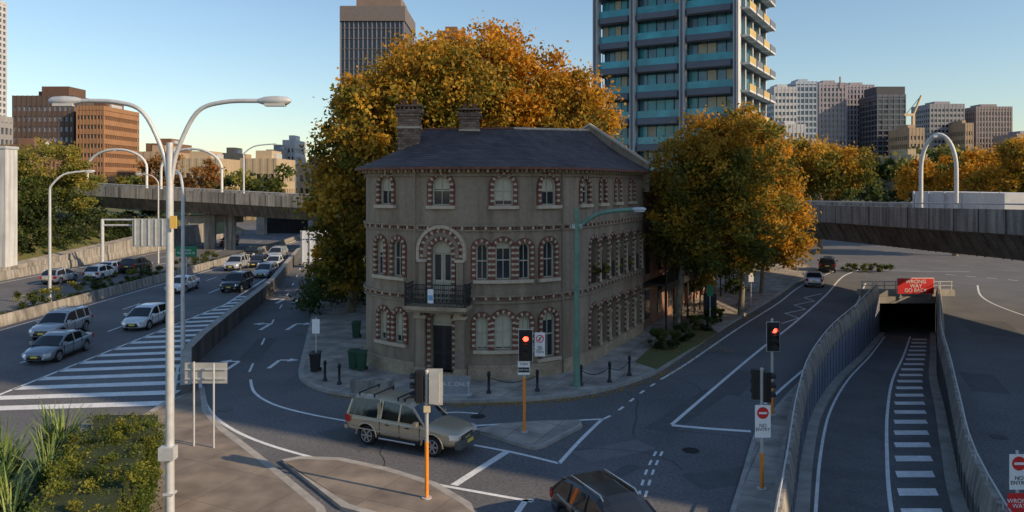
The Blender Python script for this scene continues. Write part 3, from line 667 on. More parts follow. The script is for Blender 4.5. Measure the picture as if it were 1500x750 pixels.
tw=empty('glass_apartment_tower'); b=MBd(); band_m=wm('tower_spandrel',(.13,.15,.19)); col_m=wm('tower_column',(.50,.51,.52)); teal=M('teal_glass',(.05,.34,.40),.12,var=.35,scale=.25,spec=.6); tealw=M('blue_tower_glass',(.08,.22,.31),.1,var=.5,scale=.35,spec=.8); yel=wm('sunlit_side_trim',(.46,.33,.13))  # side trim: warm sunlight on the tower painted in as yellow
def tb_(a0,a1,d0,d1,z0,z1,m):
    c=A0+e1*(a0+a1)/2+e2*(d0+d1)/2; b.obox((c.x,c.y,(z0+z1)/2),e1*(a1-a0)/2,e2*(d1-d0)/2,Vector((0,0,(z1-z0)/2)),m)
FH=3.75; NF=15; rr=random.Random(4)
tb_(1.2,Lw-1.0,1.2,DD,0,NF*FH+2,tealw)
cols=[.55,6.3,13.6,Lw-.5]
for i in range(NF+1):
    z=i*FH
    tb_(-.3,Lw-.1,.3,DD,z,z+.3,band_m)
    for j in range(3):
        a0,a1=cols[j]+.42,cols[j+1]-.42
        tb_(a0,a1,-.3,.1,z-.3,z+.75,band_m); tb_(a0+.3,a1-.3,-.75,-.29,z-.2,z+.6,band_m)
        tb_(a0,a1,-.12,-.06,z+.76,z+1.75,teal)
        for k in range(6):
            a=a0+(a1-a0)*k/5; tb_(a-.04,a+.04,1.05,1.18,z+.3,z+3.7,dgrey)
            if k<5 and rr.random()<.6: tb_(a+.05,a+(a1-a0)/5-.05,1.08,1.16,z+1.0,z+3.3,teal if rr.random()<.8 else blind)
    for k in range(4):
        d0=.8+k*4.6; tb_(Lw-.1,Lw+1.0,d0,d0+3.9,z,z+.28,col_m); tb_(Lw+.92,Lw+1.0,d0,d0+3.9,z+.28,z+1.15,yel if k%2==0 else band_m)
        tb_(Lw-.98,Lw-.5,d0+4.0,d0+4.5,z,z+FH,col_m)
for a in cols: tb_(a-.35,a+.35,-.9,.6,0,NF*FH+1.5,col_m); tb_(a-.12,a+.12,-1.1,-.89,0,NF*FH+1.5,band_m)
b.build('tower_body',tw)
office('brown_office_building',18,108,140,300,24,11,12,wm('brown_shaded_facade',(.10,.07,.06)),M('bright_windows',(.26,.27,.30),.3,var=.6,scale=.12),.5,.3)  # shaded front: its shade is put into the dark facade colour
office('sunlit_office_side',112,152,155,296,28,11,8,litb,ogd,.55,.12,roof=brownd)  # sunlit side of the brown block, the sunlight painted in as orange
b=MBd(); b.box((PX(94,310),310,PZ(140,310)),(11,12,6),brownd); b.build('rooftop_plant_room')
office('white_apartment_tower',-120,-57,-20,330,30,34,6,whitec,og,.4,.3); office('grey_office_building',-90,-33,165,280,20,8,6,grey,og,.45,.3)
for (u0,u1,v,Y,m,fl) in((202,245,222,260,tan_,4),(214,255,210,330,brown,6),(250,320,232,230,cr2,4),(318,345,224,300,tan_,5),(352,405,232,210,cr2,4),(390,412,219,330,grey,6),(414,432,205,340,whitec,8),(436,475,238,260,tan_,4),(0,50,212,240,brown,4)):
    office('low_rise_building',u0,u1,v,Y,18,fl,max(3,int((u1-u0)/9)),m,ogd,.5,.4)
for nm,u0,u1,v,Y,m,g,fl,ba,bd,pr in(('white_apartment_building',1134,1168,127,480,whitec,og,18,6,.45,.3),('white_apartment_building',1166,1197,119,500,wm('pale_blue_render',(.34,.39,.47)),og,20,5,.3,.2),
  ('lilac_apartment_tower',1200,1240,121,520,lil,ogd,22,7,.35,.45),('lilac_apartment_tower',1240,1281,124,530,lil,ogd,22,8,.3,.5),('dark_glass_tower',1285,1327,138,500,wm('slate_cladding',(.12,.13,.16)),ogd,20,5,.3,.15),
  ('brown_office_building',1332,1354,187,470,tan_,ogd,9,4,.5,.4),('concrete_office_tower',1362,1413,152,560,grey,ogd,18,9,.5,.3),('concrete_office_tower',1430,1483,156,560,wm('warm_grey_cladding',(.25,.215,.215)),ogd,17,12,.3,.5),
  ('brown_office_building',1414,1426,180,540,tan_,ogd,9,3,.5,.4),('white_apartment_building',1145,1180,182,420,whitec,og,9,6,.5,.4),('low_rise_building',1335,1362,226,300,cr2,ogd,3,6,.5,.5),('low_rise_building',1490,1540,196,520,grey,ogd,8,7,.5,.4)):
    office(nm,u0,u1,v,Y,26,fl,ba,m,g,bd,pr)
b=MBd(); Y=500; b.box((PX(1306,Y),Y+10,PZ(132,Y)),(19,18,5),dgrey); b.tube([(PX(1250,Y),Y+20,PZ(124,Y)),(PX(1250,Y),Y+20,PZ(106,Y))],.7,wm('antenna_paint',(.4,.3,.28)),6); b.build('rooftop_antenna')
b=MBd(); Y=480; x=PX(1338,Y); z0,z1=PZ(230,Y),PZ(168,Y); cp=wm('crane_paint',(.66,.5,.3)); b.box((x,Y,(z0+z1)/2),(1.5,1.5,z1-z0),cp); b.tube([(x,Y,z1),(x+5,Y,PZ(140,Y))],.75,cp,4); b.box((x-3,Y,z1),(6,1.6,1.6),cp); b.tube([(x-5,Y,z1),(x,Y,z1+6),(x+5,Y,PZ(140,Y))],.2,iron,4); b.build('tower_crane')
# unseen blocks added east of the road to shade street and hotel
def blockb(x0,x1,y0,y1,h,m,nm):
    b=MBd(); b.box2(x0+.4,x1-.4,y0+.4,y1-.4,0,h,ogd); fl=int(h/3.5)
    for i in range(fl+1): b.box2(x0,x1,y0,y1,i*h/fl,i*h/fl+1.4,m)
    for i in range(int((y1-y0)/4)+1):
        y=y0+i*4; b.box2(x0-.1,x0+.5,y,y+1.2,0,h+1.3,m); b.box2(x1-.5,x1+.1,y,y+1.2,0,h+1.3,m)
    b.build(nm)
blockb(60,78,-2,20,50,tan_,'offscreen_shade_block')
blockb(60,76,20.2,28.5,31,cr2,'offscreen_shade_block')
blockb(60,78,-50,-2.3,27,brown,'offscreen_shade_block')
# ------------------------------------------------------------ foliage
def foliage(name,blobs,n,size,pal,seed,parent=None,clump=.25,shell=(.45,1.05),mat='leaves',flat=.75,zlim=.15):
    r=np.random.default_rng(seed); vol=np.array([bb[3]*bb[4]*bb[5] for bb in blobs])**.67; vol/=vol.sum(); C=[];COL=[]
    pal=np.array(pal)
    for bi,bb in enumerate(blobs):
        nb=int(n*vol[bi]); ncl=max(8,int(nb/110)); d=r.normal(size=(ncl,3)); d/=np.linalg.norm(d,axis=1)[:,None]
        rad=r.uniform(shell[0],shell[1],ncl)**.8; cc=d*rad[:,None]*np.array(bb[3:6])+np.array(bb[:3])
        idx=r.integers(0,ncl,nb); cr=clump*(bb[3]+bb[4]+bb[5])/3*r.uniform(.55,1.3,ncl)
        off=r.normal(size=(nb,3))*.55; off[:,2]*=flat
        p=cc[idx]+off*cr[idx][:,None]
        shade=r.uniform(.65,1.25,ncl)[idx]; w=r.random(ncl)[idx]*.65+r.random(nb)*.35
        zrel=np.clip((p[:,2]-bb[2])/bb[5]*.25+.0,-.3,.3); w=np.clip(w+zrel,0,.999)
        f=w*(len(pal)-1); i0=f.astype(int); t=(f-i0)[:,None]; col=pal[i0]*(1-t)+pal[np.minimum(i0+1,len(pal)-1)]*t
        C.append(p); COL.append(col*shade[:,None])
    C=np.concatenate(C);COL=np.concatenate(COL); m_=C[:,2]>zlim; C=C[m_];COL=COL[m_]; n=len(C)
    a=r.normal(size=(n,3)); a/=np.linalg.norm(a,axis=1)[:,None]; bv=r.normal(size=(n,3)); bv=np.cross(a,bv); bv/=np.linalg.norm(bv,axis=1)[:,None]
    sz=size*r.uniform(.6,1.3,n)[:,None]
    V=np.stack([C-a*sz*.5,C-bv*sz*.36+a*sz*.05,C+a*sz*.55,C+bv*sz*.36+a*sz*.05],axis=1).reshape(-1,3)
    me=bpy.data.meshes.new(name); me.vertices.add(4*n); me.vertices.foreach_set('co',V.ravel()); me.loops.add(4*n); me.loops.foreach_set('vertex_index',np.arange(4*n,dtype=np.int32))
    me.polygons.add(n); me.polygons.foreach_set('loop_start',np.arange(0,4*n,4,dtype=np.int32)); me.polygons.foreach_set('loop_total',np.full(n,4,dtype=np.int32))
    me.update(calc_edges=True); at=me.color_attributes.new('Col','FLOAT_COLOR','CORNER'); cc=np.ones((4*n,4)); cc[:,:3]=np.repeat(COL,4,axis=0); at.data.foreach_set('color',cc.ravel().astype(np.float32))
    me.materials.append(leafmat(mat)); o=bpy.data.objects.new(name,me); SC.objects.link(o)
    if parent: o.parent=parent
    return o
def trunk(parent,base,top,r0,blobs,seed):
    rr=random.Random(seed); b=MBd(); base=Vector(base);top=Vector(top); mid=base.lerp(top,.5)+Vector((rr.uniform(-.3,.3),rr.uniform(-.3,.3),0))
    pts=smoothp([base,mid,top],5); k=len(pts); b.tube([base-Vector((0,0,.1))]+pts,[r0*1.35]+[r0*(1-.65*i/(k-1)) for i in range(k)],bark,10)
    for bb in blobs:
        for j in range(2):
            c=Vector(bb[:3])+Vector((rr.uniform(-.5,.5)*bb[3],rr.uniform(-.5,.5)*bb[4],rr.uniform(-.2,.5)*bb[5])); st=base.lerp(top,rr.uniform(.45,.95))
            m1=st.lerp(c,.5)+Vector((0,0,rr.uniform(.1,.8))); ps=smoothp([st,m1,c],4); b.tube(ps,[r0*.42*(1-.8*i/(len(ps)-1)) for i in range(len(ps))],bark,7)
            for q in range(3):
                s_=m1.lerp(c,rr.uniform(.2,.8)); d_=Vector((rr.uniform(-1,1),rr.uniform(-1,1),rr.uniform(-.2,1)))*bb[3]*.5; b.tube([s_,s_+d_*.5,s_+d_],[r0*.12,r0*.08,r0*.03],bark,5)
    b.build('trunk_and_limbs',parent)
def tree(name,base,top,r0,blobs,n,size,pal,seed,**k):
    e=empty(name); trunk(e,base,top,r0,blobs,seed); foliage('crown',blobs,n,size,pal,seed,e,**k); return e
AUT=[(.13,.14,.03),(.32,.22,.03),(.54,.29,.03),(.68,.35,.03),(.60,.26,.025)]
AUTG=[(.07,.10,.022),(.14,.15,.028),(.30,.22,.03),(.54,.30,.035),(.64,.32,.03)]
GRN=[(.028,.047,.016),(.05,.075,.022),(.085,.11,.028),(.13,.15,.035)]
YG=[(.08,.11,.028),(.16,.17,.035),(.33,.28,.05),(.40,.29,.05)]
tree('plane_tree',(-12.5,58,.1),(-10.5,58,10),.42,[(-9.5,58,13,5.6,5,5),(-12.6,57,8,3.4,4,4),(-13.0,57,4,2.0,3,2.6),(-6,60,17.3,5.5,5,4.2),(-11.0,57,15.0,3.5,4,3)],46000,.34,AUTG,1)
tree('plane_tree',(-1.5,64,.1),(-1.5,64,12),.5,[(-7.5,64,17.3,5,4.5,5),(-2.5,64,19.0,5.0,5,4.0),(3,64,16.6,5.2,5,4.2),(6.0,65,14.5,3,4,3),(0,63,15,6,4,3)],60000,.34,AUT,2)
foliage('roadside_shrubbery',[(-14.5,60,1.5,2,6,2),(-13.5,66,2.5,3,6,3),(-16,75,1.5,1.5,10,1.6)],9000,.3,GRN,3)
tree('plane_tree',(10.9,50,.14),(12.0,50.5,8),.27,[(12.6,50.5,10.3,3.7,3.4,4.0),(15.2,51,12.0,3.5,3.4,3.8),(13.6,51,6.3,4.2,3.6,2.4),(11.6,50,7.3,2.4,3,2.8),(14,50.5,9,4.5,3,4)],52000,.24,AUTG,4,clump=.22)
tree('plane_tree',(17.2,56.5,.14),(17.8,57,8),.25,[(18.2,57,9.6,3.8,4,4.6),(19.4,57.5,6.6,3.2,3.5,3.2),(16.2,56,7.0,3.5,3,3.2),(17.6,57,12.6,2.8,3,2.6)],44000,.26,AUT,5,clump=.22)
tree('plane_tree',(22.6,68,.14),(22.6,68,7),.22,[(22.0,68,7.8,3.2,4,3.6),(23.2,68,5.8,2.2,3,2.4)],15000,.3,AUT,6)
tree('autumn_tree',(46,112,0),(46,112,10),.4,[(44,112,13,5,5,4.5),(49,113,12,5,5,4.5),(41,113,11,3,4,4)],20000,.45,AUTG,7)
tree('autumn_tree',(75,118,0),(75,118,9),.4,[(73,118,11.5,6,5,4),(80,119,12.5,6,5,4.5),(66,120,10,4,5,3.5)],18000,.5,AUT,8)
tree('autumn_tree',(62,105,0),(62,105,9),.4,[(70,101,12.8,4.5,5,3.5),(66,103,9,4,5,3.5)],12000,.45,AUTG,88)
foliage('distant_trees',[(60+i*14+rng.uniform(-4,4),190+rng.uniform(-20,30),9+rng.uniform(-1,5),13,10,7) for i in range(9)],20000,1.2,GRN+[YG[2]],9,shell=(.2,1.05))
foliage('distant_trees',[(100+i*24,330+rng.uniform(-20,30),13+rng.uniform(-2,6),20,14,9) for i in range(9)],12000,2.2,GRN,10,shell=(.2,1.05))
foliage('distant_trees',[(-230+i*15,215+rng.uniform(-20,30),6+rng.uniform(-2,4),11,9,6) for i in range(13)],16000,1.2,[GRN[1],GRN[2],YG[1],YG[2]],11,shell=(.2,1.05))
foliage('distant_trees',[(-20+i*9,140+rng.uniform(-4,6),9,8,6,9) for i in range(9)],12000,.9,GRN,30,shell=(.2,1.05))
tree('eucalyptus_tree',(-64,98,4),(-63,98,11),.3,[(-61,98,12.5,4.5,4,3.6),(-66,97,10,4.5,4,4),(-57.5,99,9.5,3,3,3.6)],18000,.33,YG,12)
tree('eucalyptus_tree',(-70,92,4),(-70,92,9),.3,[(-61,92,7.5,4.5,4,3.6),(-58.5,88,5.5,3,3,3)],12000,.36,GRN,13)
tree('autumn_tree',(-58,135,0),(-58,135,9),.3,[(-63,135,12.0,4,4,3.4),(-57,136,11.5,4,4,3.2)],7000,.5,[(.1,.08,.03),(.32,.16,.05),(.40,.17,.05)],14)
foliage('embankment_shrubs',[(-58.5-rng.uniform(0,3),70+i*5,2.6+rng.uniform(0,1.5),3.2,4,3) for i in range(13)]+[(-64,70+i*9,6,5,5,4) for i in range(6)],24000,.36,GRN,15,shell=(.3,1.05))
foliage('median_hedge',[(-37.8,45+i*3.1,.9,.8,1.9,.65+rng.uniform(0,.25)) for i in range(17)],16000,.15,GRN+[YG[2]],16)
foliage('roadside_shrubbery',[(PX(1245+i*12,86),86+rng.uniform(-1,1),.45,1.2,1.0,.5) for i in range(5)],4000,.15,GRN+[YG[1]],161)
for (u,v,r) in((975,510,.9),(1000,500,.7),(1030,484,.9),(1048,472,.7),(962,508,.6)):
    x,y=P(u,v,.14); foliage('garden_shrub',[(x,y,.65,r,r,.6)],2600,.1,GRN,int(u))
x,y=P(1020,455,.14); tree('palm_shrub',(x,y,.1),(x,y,2.2),.08,[(x,y,2.8,1.3,1.2,1.3)],3200,.18,YG,21)
x,y=P(1078,448,.14); tree('palm_shrub',(x,y,.1),(x,y,1.5),.06,[(x,y,2.6,1.4,1.2,1.5)],3200,.18,GRN,22)
for u in(872,888,905,920):
    p=Lc(s_at(u),0,.0,5.15); foliage('balcony_plant',[(p.x,p.y,p.z,.35,.4,.35)],500,.1,YG+[(.4,.3,.1)],int(u))
r=np.random.default_rng(77); L=[]
for k in range(1500):
    i=r.integers(8,len(hp)-6); f=r.random(); x=hp[i][0]*(1-f)+hp[i+1][0]*f+abs(r.normal())*.35; y=hp[i][1]*(1-f)+hp[i+1][1]*f-abs(r.normal())*.25; L.append((x,y,.012))
for k in range(900): L.append((r.uniform(8,13)+0,r.uniform(44,52),.175))
b=MBd(); lm=M('fallen_leaf',(.38,.22,.05),.8,var=.4,scale=9)
for x,y,z in L:
    if z>.16 and (x-8.9)*.892-(y-50.7)*.451<.6: continue
    t=r.uniform(0,6.28); s_=r.uniform(.04,.09); b.add([(x+s_*math.cos(t),y+s_*math.sin(t),z),(x-s_*.6*math.sin(t),y+s_*.6*math.cos(t),z+.01),(x-s_*math.cos(t),y-s_*math.sin(t),z),(x+s_*.6*math.sin(t),y-s_*.6*math.cos(t),z+.01)],[(0,1,2,3)],lm)
b.build('fallen_leaves',recalc=False)
b=MBd(); hv=[];nx=60
for j in range(6):
    for i in range(nx):
        x=-900+i*32; y=620+j*90; h=(12+8*math.sin(i*.31+1)+6*math.sin(i*.83))*math.sin(math.pi*j/5)+(14 if x>150 else 0)*math.sin(math.pi*j/5); hv.append((x,y,max(h,-1) if 0<j<5 else -1))
b.add(hv,[(j*nx+i,j*nx+i+1,(j+1)*nx+i+1,(j+1)*nx+i) for j in range(5) for i in range(nx-1)],M('hill_vegetation',(.06,.075,.05),.95,scale=.03,col2=(.12,.10,.08),fine=(.4,.4)),True); b.build('hill',recalc=False)
# hedge and flax planting bottom-left
hb=[]
for y in np.arange(15.5,24.6,.8):
    xe=-8.55-(y-17)*.36
    for k in range(3): hb.append((xe-.6-k*.75,y,1.75+.12*math.sin(y*2+k),.6,.65,1.05))
foliage('hedge',hb,90000,.07,[(.05,.08,.015),(.09,.13,.022),(.15,.18,.03),(.30,.27,.04)],17,clump=.3,shell=(.5,1.0))
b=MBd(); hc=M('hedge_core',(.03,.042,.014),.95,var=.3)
b.add([(-10.4,15,.1),(-8.5,15,.1),(-11.6,24.6,.1),(-13.5,24.6,.1),(-10.4,15,2.45),(-8.5,15,2.45),(-11.6,24.6,2.45),(-13.5,24.6,2.45)],[(0,1,5,4),(1,2,6,5),(2,3,7,6),(3,0,4,7),(4,5,6,7)],hc); b.build('hedge_core_block')  # solid dark filler block added inside the hedge leaves
b=MBd(); b.prism([(-10.6,14.5),(-13.9,25.2),(-20,25.2),(-19,14.5)],0,.75,conc,earth); b.build('garden_bed')
b=MBd(); bladem=M('flax_leaf',(.26,.30,.07),.5,scale=3,col2=(.08,.15,.03)); bl2=M('flax_leaf_dark',(.06,.11,.03),.5,scale=3,var=.4)
rr=random.Random(3)
for c in range(38):
    cy=rr.uniform(16.0,24.8); cx=-10.9-(cy-17)*.38-rr.uniform(.3,5.0)
    for i in range(42):
        th=rr.uniform(0,6.28); ln=rr.uniform(1.3,2.5); lean=rr.uniform(.1,.75); w=rr.uniform(.025,.05); dx,dy=math.cos(th),math.sin(th); vs=[]
        for k in range(6):
            t=k/5; rad=lean*ln*t*(.4+.6*t); z=.7+ln*(t-.35*lean*t*t*t*1.3); ww=w*(1-t**2)+.004; vs+= [(cx+dx*rad-dy*ww,cy+dy*rad+dx*ww,z),(cx+dx*rad+dy*ww,cy+dy*rad-dx*ww,z)]
        b.add(vs,[(2*k,2*k+1,2*k+3,2*k+2) for k in range(5)],bladem if rr.random()<.6 else bl2,True)
b.build('flax_plants',recalc=False)
# ------------------------------------------------------------ vehicles
def carbody(st):
    X=[q[0] for q in st['body']]; xs=np.linspace(X[0],X[-1],34)
    return xs,np.interp(xs,X,[q[1] for q in st['body']]),np.interp(xs,X,[q[2] for q in st['body']]),np.interp(xs,X,[q[3] for q in st['body']])
STY={
'hatch':dict(body=[(-2.1,.70,.36,.78),(-2.02,.80,.28,.92),(-1.6,.86,.22,.96),(-.8,.875,.2,.95),(.4,.875,.2,.93),(1.0,.87,.2,.93),(1.55,.83,.2,.83),(1.92,.76,.22,.70),(2.08,.62,.3,.58)],
  cab=[(-1.98,.93),(-1.8,1.25),(-1.5,1.44),(-.6,1.52),(.1,1.49),(.45,1.38),(1.25,.92)],belt=.92,hwb=.80,wx=(-1.28,1.3),wr=.32,pill=(-.35,),fr=.45,rr=-1.5,H=1.5),
'sedan':dict(body=[(-2.35,.70,.38,.82),(-2.25,.80,.28,.95),(-1.7,.87,.22,.97),(-.8,.885,.2,.93),(.4,.885,.2,.91),(1.0,.88,.2,.91),(1.7,.84,.2,.80),(2.15,.77,.22,.68),(2.32,.62,.3,.56)],
  cab=[(-1.75,.94),(-1.0,1.34),(-.7,1.41),(-.1,1.44),(.3,1.40),(.6,1.30),(1.3,.90)],belt=.91,hwb=.80,wx=(-1.38,1.4),wr=.32,pill=(-.2,),fr=.55,rr=-.95,H=1.44),
'suv':dict(body=[(-2.3,.76,.45,.95),(-2.22,.86,.36,1.06),(-1.6,.91,.30,1.08),(-.8,.92,.3,1.07),(.4,.92,.3,1.06),(1.0,.91,.3,1.06),(1.7,.88,.3,.98),(2.1,.82,.32,.88),(2.25,.72,.4,.75)],
  cab=[(-2.2,1.06),(-2.05,1.5),(-1.85,1.66),(-.8,1.72),(.2,1.69),(.5,1.58),(1.15,1.05)],belt=1.05,hwb=.85,wx=(-1.35,1.4),wr=.37,pill=(-.4,-1.35),fr=.5,rr=-1.85,H=1.7,rails=True),
'wagon':dict(body=[(-2.35,.74,.40,.88),(-2.27,.84,.3,.99),(-1.6,.89,.24,1.0),(-.8,.90,.22,.98),(.4,.90,.22,.96),(1.0,.89,.22,.96),(1.7,.86,.24,.87),(2.15,.79,.26,.76),(2.32,.66,.34,.62)],
  cab=[(-2.25,.98),(-1.95,1.34),(-1.7,1.47),(-.8,1.54),(.1,1.52),(.45,1.41),(1.3,.95)],belt=.95,hwb=.83,wx=(-1.38,1.4),wr=.35,pill=(-.35,-1.25),fr=.45,rr=-1.7,H=1.54,rails=True),
'ute':dict(body=[(-2.5,.80,.48,1.02),(-2.44,.84,.44,1.08),(-1.6,.87,.38,1.09),(-.8,.875,.36,1.08),(.4,.875,.36,1.07),(1.0,.87,.36,1.08),(1.75,.86,.38,1.02),(2.2,.83,.40,.93),(2.42,.74,.45,.80)],
  cab=[(-2.47,1.08),(-2.38,1.55),(-2.2,1.78),(-1.2,1.82),(-.2,1.78),(.25,1.74),(.5,1.66),(1.1,1.07)],belt=1.07,hwb=.83,wx=(-1.5,1.45),wr=.37,pill=(-.05,-.88,-1.0),fr=.48,rr=-2.3,H=1.78,rack=True),
}
def carpaint(n,c): return M('car_paint_'+n,c,.28,var=.03,scale=2,metal=.35,coat=.8)
CACHE={}
def car(name,style,x,y,hx,hy,pm):
    st=STY[style]; key=(style,pm.name)
    e=empty(name,(x,y,0.007),math.atan2(hy,hx))
    if key in CACHE:
        for nm,me in CACHE[key]:
            o=bpy.data.objects.new(nm,me); SC.objects.link(o); o.parent=e
        return e
    xs,hw,zb,zt=carbody(st); b=MBd(); k=len(xs); rows=[]
    for i in range(k):
        h=hw[i];a=zb[i];t=zt[i]; prof=[(0,a),(h*.8,a),(h*.95,a+.08),(h*.99,a+.3*(t-a)),(h,a+.55*(t-a)),(h*.975,t-.13),(h*.945,t-.045),(h*.88,t-.008),(h*.5,t+.02),(0,t+.035)]
        full=prof+[(-p,q) for p,q in prof[-2:0:-1]]; rows.append([(xs[i],p,q) for p,q in full])
    K=len(rows[0]); vs=[p for r_ in rows for p in r_]
    b.add(vs,[(i*K+j,i*K+(j+1)%K,(i+1)*K+(j+1)%K,(i+1)*K+j) for i in range(k-1) for j in range(K)]+[tuple(range(K)),tuple(range((k-1)*K+K-1,(k-1)*K-1,-1))],pm,True)
    b.mi(black); body=b.build('body',e)
    c=MBd(); c.mi(pm); W=max(q[1] for q in st['body'])
    for wx in st['wx']:
        for sd in(-1,1): c.tube([(wx,sd*(W-.26),st['wr']+.01),(wx,sd*(W+.2),st['wr']+.01)],st['wr']*1.17,black,24)
    cu=c.build('cutter',e); md=body.modifiers.new('b','BOOLEAN'); md.object=cu; md.operation='DIFFERENCE'; md.solver='EXACT'; md.use_self=True
    bpy.context.view_layer.update(); dg=bpy.context.evaluated_depsgraph_get(); me=bpy.data.meshes.new_from_object(body.evaluated_get(dg)); body.modifiers.clear(); body.data=me; bpy.data.objects.remove(cu)
    b=MBd(); cx=[q[0] for q in st['cab']]
    cs=sorted(set(list(np.linspace(cx[0],cx[-1],22))+cx)); rows=[]; bl=st['belt']
    for q in cs:
        z=float(np.interp(q,cx,[p[1] for p in st['cab']])); z=max(z,bl+.001); h=st['hwb']; f=(z-bl)
        ht=h-f*.30; rr_=min(.09,f*.5)
        rows.append([(q,h,bl-.06),(q,h-f*.02,bl),(q,h-(f-rr_)*.28,z-rr_),(q,ht-.05,z-rr_*.25),(q,ht*.6,z+.012),(q,0,z+.02),(q,-ht*.6,z+.012),(q,-ht+.05,z-rr_*.25),(q,-h+(f-rr_)*.28,z-rr_),(q,-h+f*.02,bl),(q,-h,bl-.06)])
    for i in range(len(cs)-1):
        xm=(cs[i]+cs[i+1])/2
        for j in range(10):
            roof=j in(3,4,5,6) and st['rr']-.03<xm<st['fr']+.0; side=j in(1,8); edge=j in(2,7)
            m=pm if (roof or edge) else cglass
            if j in(0,9): m=pm
            if side and (xm>st['fr']+.62 or xm<st['rr']-.1 ): m=pm
            if style=='ute' and j in(3,4,5,6) and xm<st['rr']: m=pm
            b.add([rows[i][j],rows[i][j+1],rows[i+1][j+1],rows[i+1][j]],[(0,1,2,3)],m,True)
    b.add(rows[0],[tuple(range(11))],pm)
    def side_pt(q,z): f=z-bl; return st['hwb']-f*.29
    def pillar(x0,z0,x1,z1,r_):
        for sd in(-1,1): b.tube([(x0,sd*(side_pt(x0,z0)+.002),z0),(x1,sd*(side_pt(x1,z1)),z1)],r_,pm,6)
    for q in st['pill']:
        zt_=float(np.interp(q,cx,[p[1] for p in st['cab']])); pillar(q,bl,q+.02,zt_-.06,.04)
    zf=float(np.interp(st['fr'],cx,[p[1] for p in st['cab']])); zr=float(np.interp(st['rr'],cx,[p[1] for p in st['cab']]))
    for sd in(-1,1):
        b.tube([(cx[-1]-.02,sd*(st['hwb']-.02),bl),(st['fr'],sd*(side_pt(0,zf)-.03),zf-.03)],.035,pm,6)
        b.tube([(cx[0]+.04,sd*(st['hwb']-.03),bl),(st['rr'],sd*(side_pt(0,zr)-.03),zr-.03)],.06,pm,6)
        b.box((cx[-1]-.28,sd*(st['hwb']+.16),bl+.08),(.14,.2,.14),pm); b.box((cx[-1]-.28,sd*(st['hwb']+.05),bl+.03),(.06,.12,.05),black)
        Wm=max(q[1] for q in st['body'])
        for q in(-.85,.05,.95) if style!='ute' else(-.9,0.0,.9): b.box((q,sd*(Wm-.006),.66),(.014,.03,.62),black)
        for q in(-.55,.35): b.box((q,sd*(Wm+.002),bl-.17),(.16,.03,.03),chrome if style!='ute' else black)
        b.box((0,sd*(Wm-.03),st['body'][4][2]+.07),(1.9,.08,.08),black)
        if st.get('rails'): b.tube([(st['rr']+.15,sd*.56,st['H']-.03),(st['rr']+.25,sd*.56,st['H']+.05),(st['fr']-.35,sd*.56,st['H']+.05),(st['fr']-.2,sd*.56,st['H']-.06)],.022,chrome,6)
    xf=xs[-1]; xr=xs[0]; wf=st['body'][-1][1]; w2=st['body'][-2][1]; wr_=st['body'][0][1]; zfh=st['body'][-2][3]; zrh=st['body'][1][3]; x2=st['body'][-2][0]
    for sd in(-1,1):
        b.obox(((xf+x2)/2-.02,sd*(wf+w2)/2*.93,zfh-.13),Vector(((xf-x2)/2+.03,-sd*(w2-wf)/2-sd*.04,0)),Vector((.03,sd*.05,0)),Vector((-.02,0,.085)),headl)
        b.box((xr+.03,sd*(wr_-.04),zrh-.16),(.12,.2,.26),tail); b.box((xr+.13,sd*(wr_+.06),zrh-.16),(.16,.09,.22),tail)
        b.tube([(xf-.03,sd*wf*.78,st['body'][-1][2]+.08),(xf+.03,sd*wf*.78,st['body'][-1][2]+.08)],.06,headl,10)
    b.box((xf,0,st['body'][-1][3]-.08),(.06,wf*1.1,.13),black); b.box((xf+.035,0,st['body'][-1][3]-.08),(.02,wf*1.12,.03),chrome)
    b.box((xf-.02,0,st['body'][-1][2]+.1),(.1,wf*1.3,.16),black); b.box((xf+.04,0,st['body'][-1][2]+.17),(.02,.37,.11),platem)
    b.box((xr-.01,0,zrh-.25),(.03,.42,.12),platem); b.box((xr,0,st['body'][0][2]+.05),(.1,wr_*1.7,.14),black)
    b.box((cx[-1]-.05,.2,bl+.04),(.02,.5,.02),black)
    if style=='ute':
        b.box((xf+.05,0,.52),(.2,1.55,.26),M('grey_bumper',(.10,.10,.10),.6,var=.1)); b.box((xf+.16,0,.56),(.02,.4,.12),platem); b.box((-2.56,0,.55),(.18,1.5,.14),chrome)
        for q in(-2.0,-1.3,-.2,.1): b.box((q,0,1.90),(.05,1.35,.04),black); [b.box((q,s_*.62,1.85),(.05,.05,.12),black) for s_ in(-1,1)]
        for sd in(-1,1):
            b.box((-.95,sd*.80,1.35),(.13,.05,.62),pm); b.box((-.5,sd*.885,.62),(3.6,.03,.05),chrome); b.tube([(-.9,sd*.9,.36),(.75,sd*.9,.36)],.04,chrome,8)
            for wx in st['wx']:
                b.tube([(wx+.47*math.cos(t),sd*.885,.38+.47*math.sin(t)) for t in np.linspace(.0,math.pi,10)],.035,pm,6)
